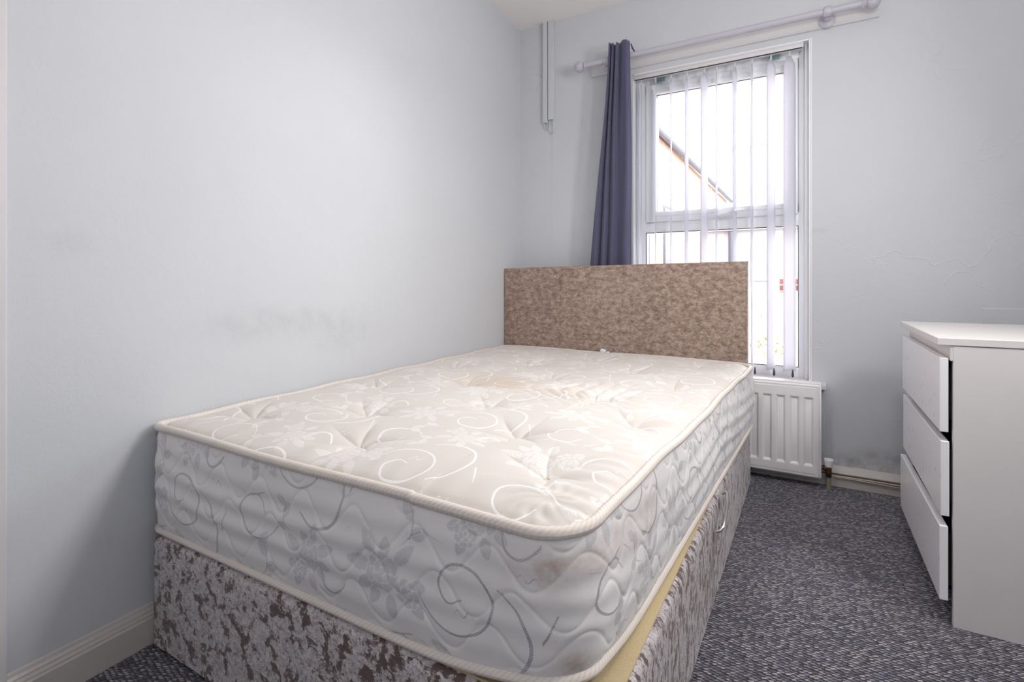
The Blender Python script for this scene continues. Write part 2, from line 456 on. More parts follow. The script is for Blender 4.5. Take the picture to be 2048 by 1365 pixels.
class B:
    """collects shapes in world coordinates; build() makes ONE mesh object, local to its parent"""
    def __init__(s):
        s.bm = bmesh.new()
    def box(s, x0, x1, y0, y1, z0, z1, bev=0.0, seg=2):
        r = bmesh.ops.create_cube(s.bm, size=1)
        vv = r['verts']
        for v in vv:
            v.co = Vector(((x0 + x1) / 2 + v.co.x * (x1 - x0), (y0 + y1) / 2 + v.co.y * (y1 - y0), (z0 + z1) / 2 + v.co.z * (z1 - z0)))
        if bev > 0:
            es = list({e for v in vv for e in v.link_edges})
            bmesh.ops.bevel(s.bm, geom=es, offset=bev, segments=seg, affect='EDGES', profile=0.5)
        return s
    def quad_prism(s, pts, z0, z1):
        """vertical prism over plan polygon pts"""
        a = [s.bm.verts.new((x, y, z0)) for x, y in pts]
        b = [s.bm.verts.new((x, y, z1)) for x, y in pts]
        s.bm.faces.new(a[::-1]); s.bm.faces.new(b)
        n = len(pts)
        for i in range(n):
            s.bm.faces.new((a[i], a[(i + 1) % n], b[(i + 1) % n], b[i]))
        return s
    def extrude_profile(s, prof, axis, a0, a1):
        """prof: list of 2-D points; axis 'x' -> profile in (y,z), axis 'y' -> (x,z)"""
        def P(p, a):
            return (a, p[0], p[1]) if axis == 'x' else (p[0], a, p[1])
        a = [s.bm.verts.new(P(p, a0)) for p in prof]
        b = [s.bm.verts.new(P(p, a1)) for p in prof]
        s.bm.faces.new(a); s.bm.faces.new(b[::-1])
        n = len(prof)
        for i in range(n):
            s.bm.faces.new((a[i], b[i], b[(i + 1) % n], a[(i + 1) % n]))
        return s
    def tube(s, pts, r, seg=12, cap=True):
        pts = [Vector(p) for p in pts]
        rr = r if isinstance(r, (list, tuple)) else [r] * len(pts)
        rings = []
        for i, p in enumerate(pts):
            t = (pts[min(i + 1, len(pts) - 1)] - pts[max(i - 1, 0)]).normalized()
            up = Vector((0, 0, 1)) if abs(t.z) < 0.9 else Vector((1, 0, 0))
            a = t.cross(up).normalized(); b = t.cross(a).normalized()
            rings.append([s.bm.verts.new(p + (a * math.cos(2 * PI * k / seg) + b * math.sin(2 * PI * k / seg)) * rr[i]) for k in range(seg)])
        for i in range(len(rings) - 1):
            for k in range(seg):
                s.bm.faces.new((rings[i][k], rings[i][(k + 1) % seg], rings[i + 1][(k + 1) % seg], rings[i + 1][k]))
        if cap:
            s.bm.faces.new(rings[0][::-1]); s.bm.faces.new(rings[-1])
        return s
    def lathe(s, origin, axis, prof, seg=24):
        """prof: (distance along axis, radius)"""
        o = Vector(origin); ax = Vector(axis).normalized()
        return s.tube([o + ax * d for d, _ in prof], [max(r, 1e-4) for _, r in prof], seg) if False else s._lathe(o, ax, prof, seg)
    def _lathe(s, o, ax, prof, seg):
        up = Vector((0, 0, 1)) if abs(ax.z) < 0.9 else Vector((1, 0, 0))
        a = ax.cross(up).normalized(); b = ax.cross(a).normalized()
        rings = [[s.bm.verts.new(o + ax * d + (a * math.cos(2 * PI * k / seg) + b * math.sin(2 * PI * k / seg)) * max(r, 2e-4)) for k in range(seg)] for d, r in prof]
        for i in range(len(rings) - 1):
            for k in range(seg):
                s.bm.faces.new((rings[i][k], rings[i][(k + 1) % seg], rings[i + 1][(k + 1) % seg], rings[i + 1][k]))
        s.bm.faces.new(rings[0][::-1]); s.bm.faces.new(rings[-1])
        return s
    def build(s, name, mat, parent=None, smooth=False, angle=35, **kw):
        bmesh.ops.recalc_face_normals(s.bm, faces=s.bm.faces)
        me = bpy.data.meshes.new(name)
        if parent is not None:
            g = Vector(parent.location)
            q = parent
            while q.parent is not None:
                q = q.parent; g += Vector(q.location)
            bmesh.ops.translate(s.bm, verts=s.bm.verts, vec=-g)
        s.bm.to_mesh(me); s.bm.free()
        if smooth:
            me.shade_smooth()
            if angle:
                me.set_sharp_from_angle(angle=math.radians(angle))
        o = link(name, me, mat, parent)
        tag(o, **kw)
        return o

def grid_mesh(name, V, closed_u=False, uv=None, attrs=None, smooth=True):
    """V: array (nu, nv, 3)"""
    nu, nv, _ = V.shape
    idx = np.arange(nu * nv).reshape(nu, nv)
    if closed_u:
        a = idx; b = np.roll(idx, -1, axis=0)
    else:
        a = idx[:-1]; b = idx[1:]
    f = np.stack([a[:, :-1], b[:, :-1], b[:, 1:], a[:, 1:]], axis=-1).reshape(-1, 4)
    me = bpy.data.meshes.new(name)
    me.vertices.add(nu * nv)
    me.vertices.foreach_set('co', V.reshape(-1).astype(np.float32))
    me.loops.add(f.size)
    me.loops.foreach_set('vertex_index', f.reshape(-1).astype(np.int32))
    me.polygons.add(len(f))
    me.polygons.foreach_set('loop_start', (np.arange(len(f)) * 4).astype(np.int32))
    me.polygons.foreach_set('loop_total', np.full(len(f), 4, np.int32))
    me.update(calc_edges=True)
    if uv is not None:
        l = me.uv_layers.new(name='UVMap')
        U = uv.reshape(-1, 2)[f.reshape(-1)].copy()
        if closed_u:   # unwrap the seam
            nf = nv - 1
            Us = U.reshape(-1, 4, 2)
            per = closed_u if not isinstance(closed_u, bool) else uv[-1, 0, 0] + (uv[1, 0, 0] - uv[0, 0, 0])
            Us[-nf:, 1:3, 0] += per
            U = Us.reshape(-1, 2)
        l.data.foreach_set('uv', U.reshape(-1).astype(np.float32))
    for k, a_ in (attrs or {}).items():
        at = me.attributes.new(k, 'FLOAT', 'POINT')
        at.data.foreach_set('value', a_.reshape(-1).astype(np.float32))
    if smooth:
        me.shade_smooth()
    return me

# ---------------------------------------------------------------- room
YB = 2.81           # inside face of the window wall
H = 2.49
wallx = lambda y: -1.573 - 0.039 * (y - YB)
XR, YF = 0.815, -0.5
WX0, WX1, WZ0, WZ1 = -0.86, -0.012, 0.465, 2.074
ROOM = empty

b = B(); b.box(-1.95, XR + 0.2, YF - 0.2, 3.08, -0.12, 0.0)
b.build('floor', M_carpet, label='dark grey and lilac loop pile carpet over the whole room', kind='structure')
b = B(); b.box(-1.95, XR + 0.2, YF - 0.2, 3.08, H, H + 0.12)
b.build('ceiling', M_ceil, label='off-white painted ceiling', kind='structure')
b = B(); b.box(-0.2, 0, -3.4, 0.32, 0, H)
wlo = b.build('wall_left', M_wall_left, label='pale blue-grey painted wall beside the bed', kind='structure')
b = B(); b.box(XR, XR + 0.2, YF - 0.2, 3.08, 0, H)
b.build('wall_right', M_wall, label='pale blue-grey wall behind the chest of drawers', kind='structure')
b = B(); b.box(wallx(YF), XR, YF - 0.2, YF, 0, H)
b.build('wall_front', M_wall, label='pale blue-grey wall behind the camera', kind='structure')
b = B()
b.box(wallx(YB), WX0, YB, 3.08, 0, H)
b.box(WX1, XR, YB, 3.08, 0, H)
b.box(WX0, WX1, YB, 3.08, 0, WZ0 - 0.035)
b.box(WX0, WX1, YB, 3.08, WZ1, H)
# slightly raised filled-in panel low on the wall above the chest
b.box(0.60, 0.795, YB - 0.004, YB + 0.01, 0.60, 0.825, 0.003, 1)
b.build('wall_back', M_wall_back, label='pale blue-grey plastered window wall with hairline cracks', kind='structure')

wlo.location = (wallx(YB), YB, 0)
wlo.rotation_euler = (0, 0, math.atan(0.039))

# door architrave at the far left edge of the view
b = B()
def archi(y0, y1, z0, z1):
    xx = wallx((y0 + y1) / 2)
    b.box(xx - 0.01, xx + 0.012, y0, y1, z0, z1, 0.004, 2)
    b.box(xx - 0.01, xx + 0.019, y0, y1 - 0.018, z0, z1, 0.005, 2)
archi(0.335, 0.413, 0, 2.08)
archi(-0.48, 0.413, 2.08, 2.15)
b.build('trim_1', M_gloss, label='cream gloss door architrave at the left edge', kind='structure')
b = B(); b.box(wallx(-0.05) - 0.01, wallx(-0.05) + 0.006, -0.46, 0.335, 0.005, 2.08, 0.002, 1)
b.build('door_1', M_gloss, label='white painted door in the left wall', kind='structure')

# skirtings
def skirt_left():
    b = B()
    prof = [(0, 0), (0.018, 0), (0.018, 0.066), (0.0145, 0.070), (0.0145, 0.074), (0.011, 0.080), (0.0105, 0.084), (0.006, 0.089), (0.004, 0.096), (0, 0.098)]
    ys = [0.413, YB]
    rings = [[b.bm.verts.new((wallx(y) + p[0], y, p[1])) for p in prof] for y in ys]
    n = len(prof)
    for i in range(n):
        b.bm.faces.new((rings[0][i], rings[1][i], rings[1][(i + 1) % n], rings[0][(i + 1) % n]))
    b.bm.faces.new(rings[0]); b.bm.faces.new(rings[1][::-1])
    return b
skirt_left().build('baseboard_left', M_cream, label='moulded cream skirting board along the left wall', kind='structure')
b = B()
b.extrude_profile([(YB, 0.0), (YB - 0.022, 0.0), (YB - 0.022, 0.044), (YB - 0.026, 0.047), (YB - 0.022, 0.05), (YB - 0.006, 0.051), (YB - 0.006, 0.055), (YB - 0.021, 0.057), (YB - 0.023, 0.062), (YB - 0.006, 0.088), (YB, 0.09)], 'x', wallx(YB) + 0.02, XR)
b.build('baseboard_back', M_cream, label='chipped cream skirting board under the radiator', kind='structure')

# ---------------------------------------------------------------- window
W = empty('window_1', ((WX0 + WX1) / 2, 2.91, WZ0), label='white plastic window with top-opening sash over a fixed pane', kind='structure')
FY0, FY1 = 2.885, 2.945
def frame(b, x0, x1, z0, z1, w, y0, y1, bev=0.006):
    b.box(x0, x0 + w, y0, y1, z0, z1, bev); b.box(x1 - w, x1, y0, y1, z0, z1, bev)
    b.box(x0, x1, y0 + 0.0004, y1 - 0.0004, z0, z0 + w, bev); b.box(x0, x1, y0 + 0.0004, y1 - 0.0004, z1 - w, z1, bev)
b = B()
frame(b, WX0, WX1, WZ0, WZ1, 0.052, FY0, FY1)
b.box(WX0, WX1, FY0 + 0.001, FY1 - 0.001, 1.205, 1.275, 0.006)
b.build('outer_frame', M_upvc, W, True)
b = B()
frame(b, -0.806, -0.064, 1.262, 2.022, 0.056, FY0 - 0.014, FY1 - 0.006, 0.007)
frame(b, -0.775, -0.094, 1.292, 1.993, 0.026, FY0 - 0.019, FY1 - 0.01, 0.004)
b.build('sash', M_upvc, W, True)
b = B()
frame(b, -0.752, -0.118, 1.316, 1.968, 0.0035, FY0 + 0.004, FY0 + 0.012, 0)
frame(b, -0.810, -0.062, WZ0 + 0.050, 1.207, 0.0035, FY0 + 0.002, FY0 + 0.01, 0)
b.build('gasket', M_gasket, W)
b = B(); b.box(-0.76, -0.11, FY0 + 0.02, FY0 + 0.044, 1.31, 1.975)
b.build('glass_pane', M_glass, W)
b = B(); b.box(-0.815, -0.057, FY0 + 0.02, FY0 + 0.044, WZ0 + 0.045, 1.212)
b.build('glass_pane', M_glass, W)
b = B()
b.box(-0.455, -0.395, FY0 - 0.03, FY0 - 0.018, 1.268, 1.286, 0.004)
b.tube([(-0.425, FY0 - 0.028, 1.277), (-0.425, FY0 - 0.048, 1.279), (-0.405, FY0 - 0.056, 1.284), (-0.36, FY0 - 0.056, 1.293), (-0.30, FY0 - 0.055, 1.296)], [0.008, 0.008, 0.0085, 0.008, 0.006], 10)
b.build('handle', M_upvc, W, True)
# reveal linings
b = B()
b.box(WX0 - 0.001, WX0 + 0.006, YB - 0.002, FY0, WZ0, WZ1)
b.box(WX0 + 0.006, WX0 + 0.02, YB + 0.045, FY0, WZ0, WZ1, 0.003)
b.box(WX1 - 0.006, WX1 + 0.001, YB - 0.002, FY0, WZ0, WZ1)
b.box(WX1 - 0.024, WX1 - 0.006, YB + 0.045, FY0, WZ0, WZ1, 0.003)
b.box(WX0, WX1, YB - 0.002, FY0, WZ1 - 0.005, WZ1 + 0.001)
b.build('reveal_lining', M_upvc, W, True)
b = B(); b.box(-0.90, 0.052, YB - 0.052, FY0 + 0.004, 0.438, 0.467, 0.005)
b.build('trim_2', M_gloss, smooth=True, label='white painted window board with chipped front edge', kind='structure')
b = B()
frame(b, WX1 - 0.004, WX1 + 0.006, WZ0, WZ1 + 0.004, 0.004, YB - 0.0035, YB + 0.01, 0.001)
b.build('trim_3', M_upvc, label='thin white plaster bead down the right side of the window', kind='structure')

# ---------------------------------------------------------------- vertical blind
BL = empty('vertical_blind', (-0.44, 2.82, 2.037), label='white vertical blind with narrow fabric slats turned open in the window', cat='blind')
b = B()
b.box(-0.852, -0.040, 2.800, 2.838, 2.040, 2.064, 0.003)
b.box(-0.850, -0.042, 2.797, 2.801, 2.058, 2.066, 0.001)
b.build('headrail', M_gloss, BL, True)
b = B(); b.box(-0.846, -0.046, 2.803, 2.809, 2.0375, 2.0405)
b.build('track_slot', M_gasket, BL)
for x in (-0.715, -0.165):
    b = B()
    b.box(x - 0.022, x + 0.022, 2.838, 2.876, 2.052, 2.056, 0.001, 1)
    b.box(x - 0.022, x + 0.022, 2.838, 2.841, 2.018, 2.056, 0.001, 1)
    b.tube([(x, 2.834, 2.032), (x, 2.839, 2.032)], 0.006, 10)
    b.build('bracket', M_bracket, BL)
slats = [(-0.8176, 2.5), (-0.7384, 2.5), (-0.656, 2.5), (-0.576, 7), (-0.4873, 14), (-0.4277, 4), (-0.3414, 8), (-0.2623, 5), (-0.178, 15), (-0.0985, 22)]
FW = np.array([math.sin(-0.5257), math.cos(-0.5257)])
for i, (sx, px) in enumerate(slats):
    y = 2.822
    d = sx * FW[0] + y * FW[1]
    w = 0.052 if i < 9 else 0.060
    ray = math.atan2(y, sx)
    delta = math.asin(min(0.9, px * d / (w * 1038.55)))
    a = ray + delta * (-1)
    nz, nw = 40, 5
    V = np.zeros((nw, nz, 3))
    for u in range(nw):
        t = (u / (nw - 1) - 0.5) * w
        bow = 0.0016 * (1 - (2 * u / (nw - 1) - 1) ** 2)
        for k in range(nz):
            z = 0.502 + (2.018 - 0.502) * k / (nz - 1)
            tw = 0.0 if z < 1.9 else (z - 1.9) / 0.118 * 0.35 * (1 if i % 2 else -1) * 0.4
            aa = a + tw + 0.02 * math.sin(z * 2 + i)
            taper = 1.0 if z < 1.985 else max(0.25, 1 - (z - 1.985) / 0.033 * 0.7)
            V[u, k] = (sx + math.cos(aa) * t * taper - math.sin(aa) * bow, y + math.sin(aa) * t * taper + math.cos(aa) * bow, z)
    V[:, :, 0] -= BL.location.x; V[:, :, 1] -= BL.location.y; V[:, :, 2] -= BL.location.z
    me = grid_mesh('slat', V)
    so = link('slat', me, M_blind, BL)
    md = so.modifiers.new('thick', 'SOLIDIFY'); md.thickness = 0.0006
    b = B(); b.box(sx - 0.004, sx + 0.004, y - 0.003, y + 0.003, 2.014, 2.040, 0.001, 1)
    b.build('slat_hanger', M_gloss, BL)
    b = B()
    yy = y - 0.012
    b.lathe((sx + 0.014, yy, 0.516), (0, 0, -1), [(0, 0.001), (0.006, 0.0025), (0.018, 0.0045), (0.028, 0.0058), (0.035, 0.0052), (0.039, 0.002)], 10)
    b.build('chain_weight', M_greyp, BL, True)
b = B()
for i in range(len(slats) - 1):
    x0, x1 = slats[i][0], slats[i + 1][0]
    b.tube([(x0 + (x1 - x0) * t, 2.81, 0.517 - 0.02 * math.sin(PI * t)) for t in np.linspace(0, 1, 9)], 0.0008, 5)
b.build('bottom_chain', M_gloss, BL)

# ---------------------------------------------------------------- batten, pole, curtain
b = B()
b.extrude_profile([(YB, 2.106), (YB - 0.012, 2.106), (YB - 0.018, 2.113), (YB - 0.018, 2.165), (YB - 0.014, 2.178), (YB, 2.178)], 'x', -1.096, 0.252)
b.build('mounting_board', M_gloss, label='long white painted board fixed to the wall behind the curtain pole', cat='board')
PZ, PY = 2.145, 2.722
PO = empty('curtain_pole', (-0.45, PY, PZ), label='pale lilac painted wooden curtain pole with ball ends above the window', cat='curtain pole')
b = B(); b.tube([(-1.105, PY, PZ), (0.19, PY, PZ)], 0.0148, 24)
b.build('rod', M_lav, PO, True)
for sx, dr in ((-1.100, -1), (0.183, 1)):
    b = B()
    b.lathe((sx, PY, PZ), (dr, 0, 0), [(0, 0.015), (0.0, 0.021), (0.004, 0.0235), (0.008, 0.021), (0.010, 0.017), (0.014, 0.017), (0.018, 0.023)] +
            [(0.040 - 0.030 * math.cos(t), 0.0305 * math.sin(t)) for t in np.linspace(0.75, PI - 0.02, 14)], 28)
    b.build('finial', M_lav, PO, True)
for bx_ in (0.055, -0.98):
    b = B()
    b.lathe((bx_, YB - 0.018, PZ - 0.012), (0, -1, 0), [(0, 0.034), (0.006, 0.034), (0.009, 0.030), (0.012, 0.022), (0.016, 0.015), (0.05, 0.0145)], 28)
    b.lathe((bx_ - 0.016, PY, PZ), (1, 0, 0), [(0, 0.0165), (0.002, 0.021), (0.006, 0.0225), (0.026, 0.0225), (0.030, 0.021), (0.032, 0.0165)], 28)
    b.build('pole_bracket', M_lav, PO, True)

# curtain: bunched header on the left of the pole, fanning out slightly towards the hem
def curtain():
    nu, nv = 260, 120
    V = np.zeros((nu, nv, 3))
    # header pleats with unequal widths, as seen: narrow folds on the left and a broad flat one on the right
    knots = [0.0, 0.10, 0.17, 0.27, 0.36, 0.50, 0.58, 0.93, 1.0]
    xs_top = [-0.958, -0.948, -0.944, -0.930, -0.925, -0.905, -0.899, -0.852, -0.838]
    ys_top = [0.020, -0.030, 0.025, -0.032, 0.028, -0.034, 0.030, -0.030, 0.030]
    xs_bot = [-1.063, -1.030, -1.012, -0.985, -0.968, -0.935, -0.918, -0.850, -0.832]
    u = np.linspace(0, 1, nu)
    def smooth(vals):
        k = np.array(knots); v = np.array(vals, float)
        t = np.interp(u, k, np.arange(len(k)))
        i = np.minimum(t.astype(int), len(k) - 2); f = t - i
        f = f * f * (3 - 2 * f)
        return v[i] * (1 - f) + v[i + 1] * f
    xt = np.interp(u, knots, xs_top); xb = np.interp(u, knots, xs_bot); ys = smooth(ys_top)
    z0, z1 = 0.56, 2.212
    for j in range(nv):
        t = j / (nv - 1)
        z = z1 + (z0 - z1) * t
        tt = min(1.0, (z1 - z) / (z1 - 1.03))
        e = tt ** 1.15
        x = xt * (1 - e) + xb * e
        amp = 0.72 + 0.25 * tt
        y = 2.684 + ys * amp * 0.62 + 0.002 * np.sin(u * 23 + t * 6)
        # header ruffle above the pole
        ruff = 0.006 * np.sin(u * 9 + 1) * max(0, 1 - t * 30)
        V[:, j, 0] = x + 0.003 * np.sin(t * 9 + u * 5)
        V[:, j, 1] = y
        V[:, j, 2] = z + ruff
    return V
CU = empty('curtain', (-0.93, 2.722, 0.56), label='slate blue-grey curtain bunched at the left end of the pole behind the headboard', cat='curtain')
V = curtain() - np.array(CU.location)
co = link('curtain_panel', grid_mesh('curtain_panel', V), M_curtain, CU)
md = co.modifiers.new('thick', 'SOLIDIFY'); md.thickness = 0.002
b = B(); b.tube([(-0.838, 2.705, 2.20), (-0.832, 2.708, 2.178), (-0.828, 2.745, 2.165)], [0.003, 0.005, 0.003], 8)
b.build('header_tape', M_curtain, CU)

# ---------------------------------------------------------------- cable trunking in the corner
for x0, x1, zb, lx, lab in ((-1.404, -1.376, 1.885, -1.388, 'left-hand narrow painted cable trunking, the shorter of the pair by the corner'),
                        (-1.369, -1.337, 1.90, -1.350, 'right-hand narrow painted cable trunking with a longer hanging cable loop')):
    T = empty('cable_trunking', ((x0 + x1) / 2, YB - 0.01, zb), label=lab, cat='cable trunking')
    b = B(); b.box(x0, x1, YB - 0.020, YB, zb, H, 0.002)
    b.box(x0 - 0.001, x1 + 0.001, YB - 0.0215, YB - 0.014, zb, H, 0.001, 1)
    b.build('cover', M_wall, T, True)
    drop = 0.035 if x0 < -1.39 else 0.085
    cx = (x0 + x1) / 2; r = (x1 - x0) / 2 - 0.003
    b = B()
    b.tube([(cx - r * 0.9, YB - 0.008, zb + 0.01), (cx - r, YB - 0.008, zb - drop * 0.5)] + [(cx - r * math.cos(t), YB - 0.008, zb - drop * 0.5 - drop * 0.5 * math.sin(t)) for t in np.linspace(0.2, PI - 0.2, 9)] + [(cx + r, YB - 0.008, zb - drop * 0.5), (cx + r * 0.9, YB - 0.008, zb + 0.01)], 0.0022, 8)
    b.build('cable_loop', M_wall, T, True)
b = B(); b.tube([(-1.352, YB - 0.001, 1.80), (-1.351, YB - 0.001, 1.5), (-1.353, YB - 0.001, 1.0)], 0.0009, 5)
b.build('thin_wire', M_wall, label='hair-thin painted wire running down the wall below the trunking', cat='wire')

# ---------------------------------------------------------------- radiator
RA = empty('radiator', (-0.35, 2.74, 0.045), label='white pressed steel panel radiator under the window behind the bed', cat='radiator')
RX0, RX1, RZ0, RZ1, RY = -0.72, 0.028, 0.045, 0.470, 2.706
def radiator_panel():
    # height field with pressed channels
    nx, nz = 340, 120
    xs = np.linspace(RX0, RX1, nx); zs = np.linspace(RZ0, RZ1, nz)
    X, Z = np.meshgrid(xs, zs, indexing='ij')
    D = np.zeros_like(X)
    cz0, cz1 = 0.098, 0.408
    def sstep(e0, e1, v):
        t = np.clip((v - e0) / (e1 - e0), 0, 1); return t * t * (3 - 2 * t)
    c = -0.0187
    while c > RX0 + 0.03:
        dx = np.abs(X - c)
        m = np.minimum(np.clip((0.0195 - dx) / 0.011, 0, 1), np.minimum(np.clip((Z - cz0) / 0.013, 0, 1), np.clip((cz1 - Z) / 0.013, 0, 1)))
        D = np.maximum(D, m)
        c -= 0.0562
    ed = np.minimum(np.minimum(X - RX0, RX1 - X), np.minimum(Z - RZ0, RZ1 - Z))
    round_ = 0.009 * (1 - sstep(0, 0.009, ed))
    seam = 0.003 * np.exp(-((ed - 0.014) / 0.002) ** 2)
    Y = RY + D * 0.0125 + round_ + seam
    return np.stack([X, Y, Z], -1)
V = radiator_panel() - np.array(RA.location)
link('front_panel', grid_mesh('front_panel', V), M_rad, RA)
b = B(); b.box(RX0, RX1, RY + 0.0095, RY + 0.055, RZ0, RZ1, 0.006)
b.box(RX1 - 0.003, RX1 + 0.004, RY + 0.004, RY + 0.058, RZ0 + 0.006, RZ1 + 0.002, 0.003)
b.box(RX0, RX1 + 0.003, RY + 0.006, RY + 0.058, RZ1 - 0.004, RZ1 + 0.005, 0.003)
b.build('casing', M_rad, RA, True)
b = B()
vx, vy = 0.060, 2.740
b.tube([(RX1 - 0.01, vy, 0.092), (RX1 + 0.018, vy, 0.092)], [0.010, 0.011], 14)
b.lathe((RX1 + 0.012, vy, 0.092), (1, 0, 0), [(0, 0.010), (0.002, 0.015), (0.012, 0.015), (0.014, 0.010), (0.032, 0.009)], 10)
b.lathe((vx, vy, 0.066), (0, 0, 1), [(0, 0.009), (0.004, 0.012), (0.03, 0.012), (0.036, 0.010)], 14)
b.build('valve_body', M_brass, RA, True)
b = B(); b.lathe((vx, vy, 0.052), (0, 0, 1), [(0, 0.008), (0.001, 0.013), (0.013, 0.013), (0.016, 0.009)], 6)
b.build('compression_nut', M_blackm, RA)
b = B(); b.lathe((vx, vy, 0.098), (0, 0, 1), [(0, 0.014), (0.002, 0.0165), (0.028, 0.0195), (0.034, 0.0195), (0.0355, 0.0185)], 26)
b.build('valve_cap', M_rad, RA, True)
b = B(); b.tube([(vx, vy, 0.055), (vx, vy, -0.005)], 0.0085, 16)
b.build('feed_pipe', M_olive, RA, True)
b = B()
for k, (dz, wob) in enumerate(((0.050, 0.001), (0.044, 0.002))):
    b.tube([(0.085 + t * 0.70, YB - 0.031 - 0.001 * k, dz + wob * math.sin(t * 9 + k) - 0.004 * t * k) for t in np.linspace(0, 1, 14)], 0.0026, 8)
b.build('cable', M_cable, smooth=True, label='thin cream cable pair running along the skirting right of the radiator', cat='cable')

# ---------------------------------------------------------------- divan base
bxr = lambda y: -0.243 - (y - 0.685) * 0.004
bxl = lambda y: -1.464 - (y - 0.685) * 0.0385
BY0, BYM, BY1, BZ = 0.685, 1.690, 2.655, 0.285
DB = empty('divan_base', (-0.86, 1.6, 0.0), label='silver-grey crushed velvet divan base with brown patches under the mattress', cat='bed base')
def base_section(y0, y1, nm):
    """velvet side walls with softly rounded top edge"""
    prof = [(0.0, 0.010), (0.001, 0.018), (0.001, 0.262), (0.0035, 0.276), (0.011, 0.2845), (0.030, 0.287)]
    xl0, xl1, xr0, xr1 = bxl(y0), bxl(y1), bxr(y0), bxr(y1)
    r = 0.014
    cor = [((xr0, y0), (-1, 1)), ((xr1, y1), (-1, -1)), ((xl1, y1), (1, -1)), ((xl0, y0), (1, 1))]
    out = []
    for k, ((cx, cy), (sx, sy)) in enumerate(cor):
        ang0 = [-PI / 2, 0, PI / 2, PI][k]
        for t in np.linspace(0, PI / 2, 6):
            out.append((cx + sx * r + r * math.cos(ang0 + t), cy + sy * r + r * math.sin(ang0 + t)))
    # densify
    pts = []
    for i in range(len(out)):
        a, c = np.array(out[i]), np.array(out[(i + 1) % len(out)])
        n = max(1, int(np.linalg.norm(c - a) / 0.02))
        for q in range(n):
            pts.append(a + (c - a) * q / n)
    pts = np.array(pts); N = len(pts)
    tan = np.roll(pts, -1, 0) - np.roll(pts, 1, 0); tan /= np.linalg.norm(tan, axis=1)[:, None]
    nrm = np.stack([tan[:, 1], -tan[:, 0]], 1)
    pz = []
    for i in range(len(prof) - 1):
        n = 8 if i == 1 else 2
        for q in range(n):
            pz.append(tuple(np.array(prof[i]) * (1 - q / n) + np.array(prof[i + 1]) * q / n))
    pz.append(prof[-1])
    V = np.zeros((N, len(pz), 3))
    for j, (ins, z) in enumerate(pz):
        wob = 0.0012 * np.sin(pts[:, 0] * 31 + pts[:, 1] * 27 + z * 40)
        V[:, j, :2] = pts - nrm * (ins - 0.0 + np.abs(wob))[:, None]
        V[:, j, 2] = z
    V -= np.array(DB.location)
    me = grid_mesh('base_section', V, closed_u=True)
    return link('base_section', me, M_velvet_base, DB)
base_section(BY0, BYM - 0.001, 'front')
base_section(BYM + 0.001, BY1, 'rear')
b = B()
b.quad_prism([(bxr(BY0) - 0.016, BY0 + 0.016), (bxr(BYM) - 0.016, BYM), (bxr(BY1) - 0.016, BY1 - 0.016), (bxl(BY1) + 0.016, BY1 - 0.016), (bxl(BY0) + 0.016, BY0 + 0.016)], 0.272, 0.2895)
b.build('platform_cloth', M_hessian, DB, label='cream cloth top showing beside the mattress')
b = B()
for (x, y) in ((-1.40, 0.76), (-0.31, 0.76), (-1.42, 1.62), (-0.31, 1.62), (-1.44, 1.76), (-0.31, 1.76), (-1.46, 2.58), (-0.31, 2.58)):
    b.lathe((x, y, 0.0), (0, 0, 1), [(0, 0.016), (0.003, 0.018), (0.022, 0.018)], 12)
    b.build('glide', M_blackm, DB)
    b = B()
b.bm.free()
# chrome link bar at the joint between the halves
b = B()
hx = -0.231
b.tube([(hx - 0.010, 1.700, 0.283), (hx + 0.001, 1.700, 0.290), (hx + 0.005, 1.690, 0.287), (hx + 0.010, 1.660, 0.276), (hx + 0.012, 1.610, 0.256), (hx + 0.010, 1.570, 0.238), (hx + 0.004, 1.560, 0.230), (hx - 0.008, 1.556, 0.226)], 0.0042, 10)
b.build('chrome_bar', M_chrome, DB, True, label='bent chrome bar on the side seam')

# ---------------------------------------------------------------- headboard
HB = empty('headboard', (-0.92, 2.63, 0.288), label='mink brown crushed velvet headboard standing at the window end of the bed', cat='headboard')
def headboard():
    x0, x1, z0, y0, y1 = -1.570, -0.262, 0.290, 2.600, 2.652
    nx, nz = 180, 100
    # rounded slab: front face as height field wrapped round the edges
    prof = []
    r = 0.012
    s_in = np.linspace(0, 1, nx)
    X, Z = np.meshgrid(np.linspace(0, 1, nx), np.linspace(0, 1, nz), indexing='ij')
    ztop = 1.012 + 0.016 * X
    WX = x0 + (x1 - x0) * X
    WZ = z0 + (ztop - z0) * Z
    ed = np.minimum(np.minimum(WX - x0, x1 - WX), np.minimum(ztop - WZ, 9))
    t = np.clip(ed / r, 0, 1)
    Y = y0 + r * (1 - np.sqrt(1 - (1 - t) ** 2)) - 0.004 * np.clip(ed / 0.2, 0, 1)
    Y += 0.0012 * np.sin(WX * 41 + np.sin(WZ * 23) * 2) * np.clip(ed / 0.03, 0, 1)
    return np.stack([WX, Y, WZ], -1)
V = headboard() - np.array(HB.location)
link('upholstered_face', grid_mesh('upholstered_face', V), M_velvet_head, HB)
b = B()
b.bm.verts.ensure_lookup_table()
pts = [(-1.570, 0.290), (-0.262, 0.290), (-0.262, 1.028), (-1.570, 1.012)]
f0 = [b.bm.verts.new((x, 2.6115, z)) for x, z in pts]; f1 = [b.bm.verts.new((x, 2.652, z)) for x, z in pts]
b.bm.faces.new(f0[::-1]); b.bm.faces.new(f1)
for i in range(4):
    b.bm.faces.new((f0[i], f0[(i + 1) % 4], f1[(i + 1) % 4], f1[i]))
b.build('backing_board', M_velvet_head, HB)

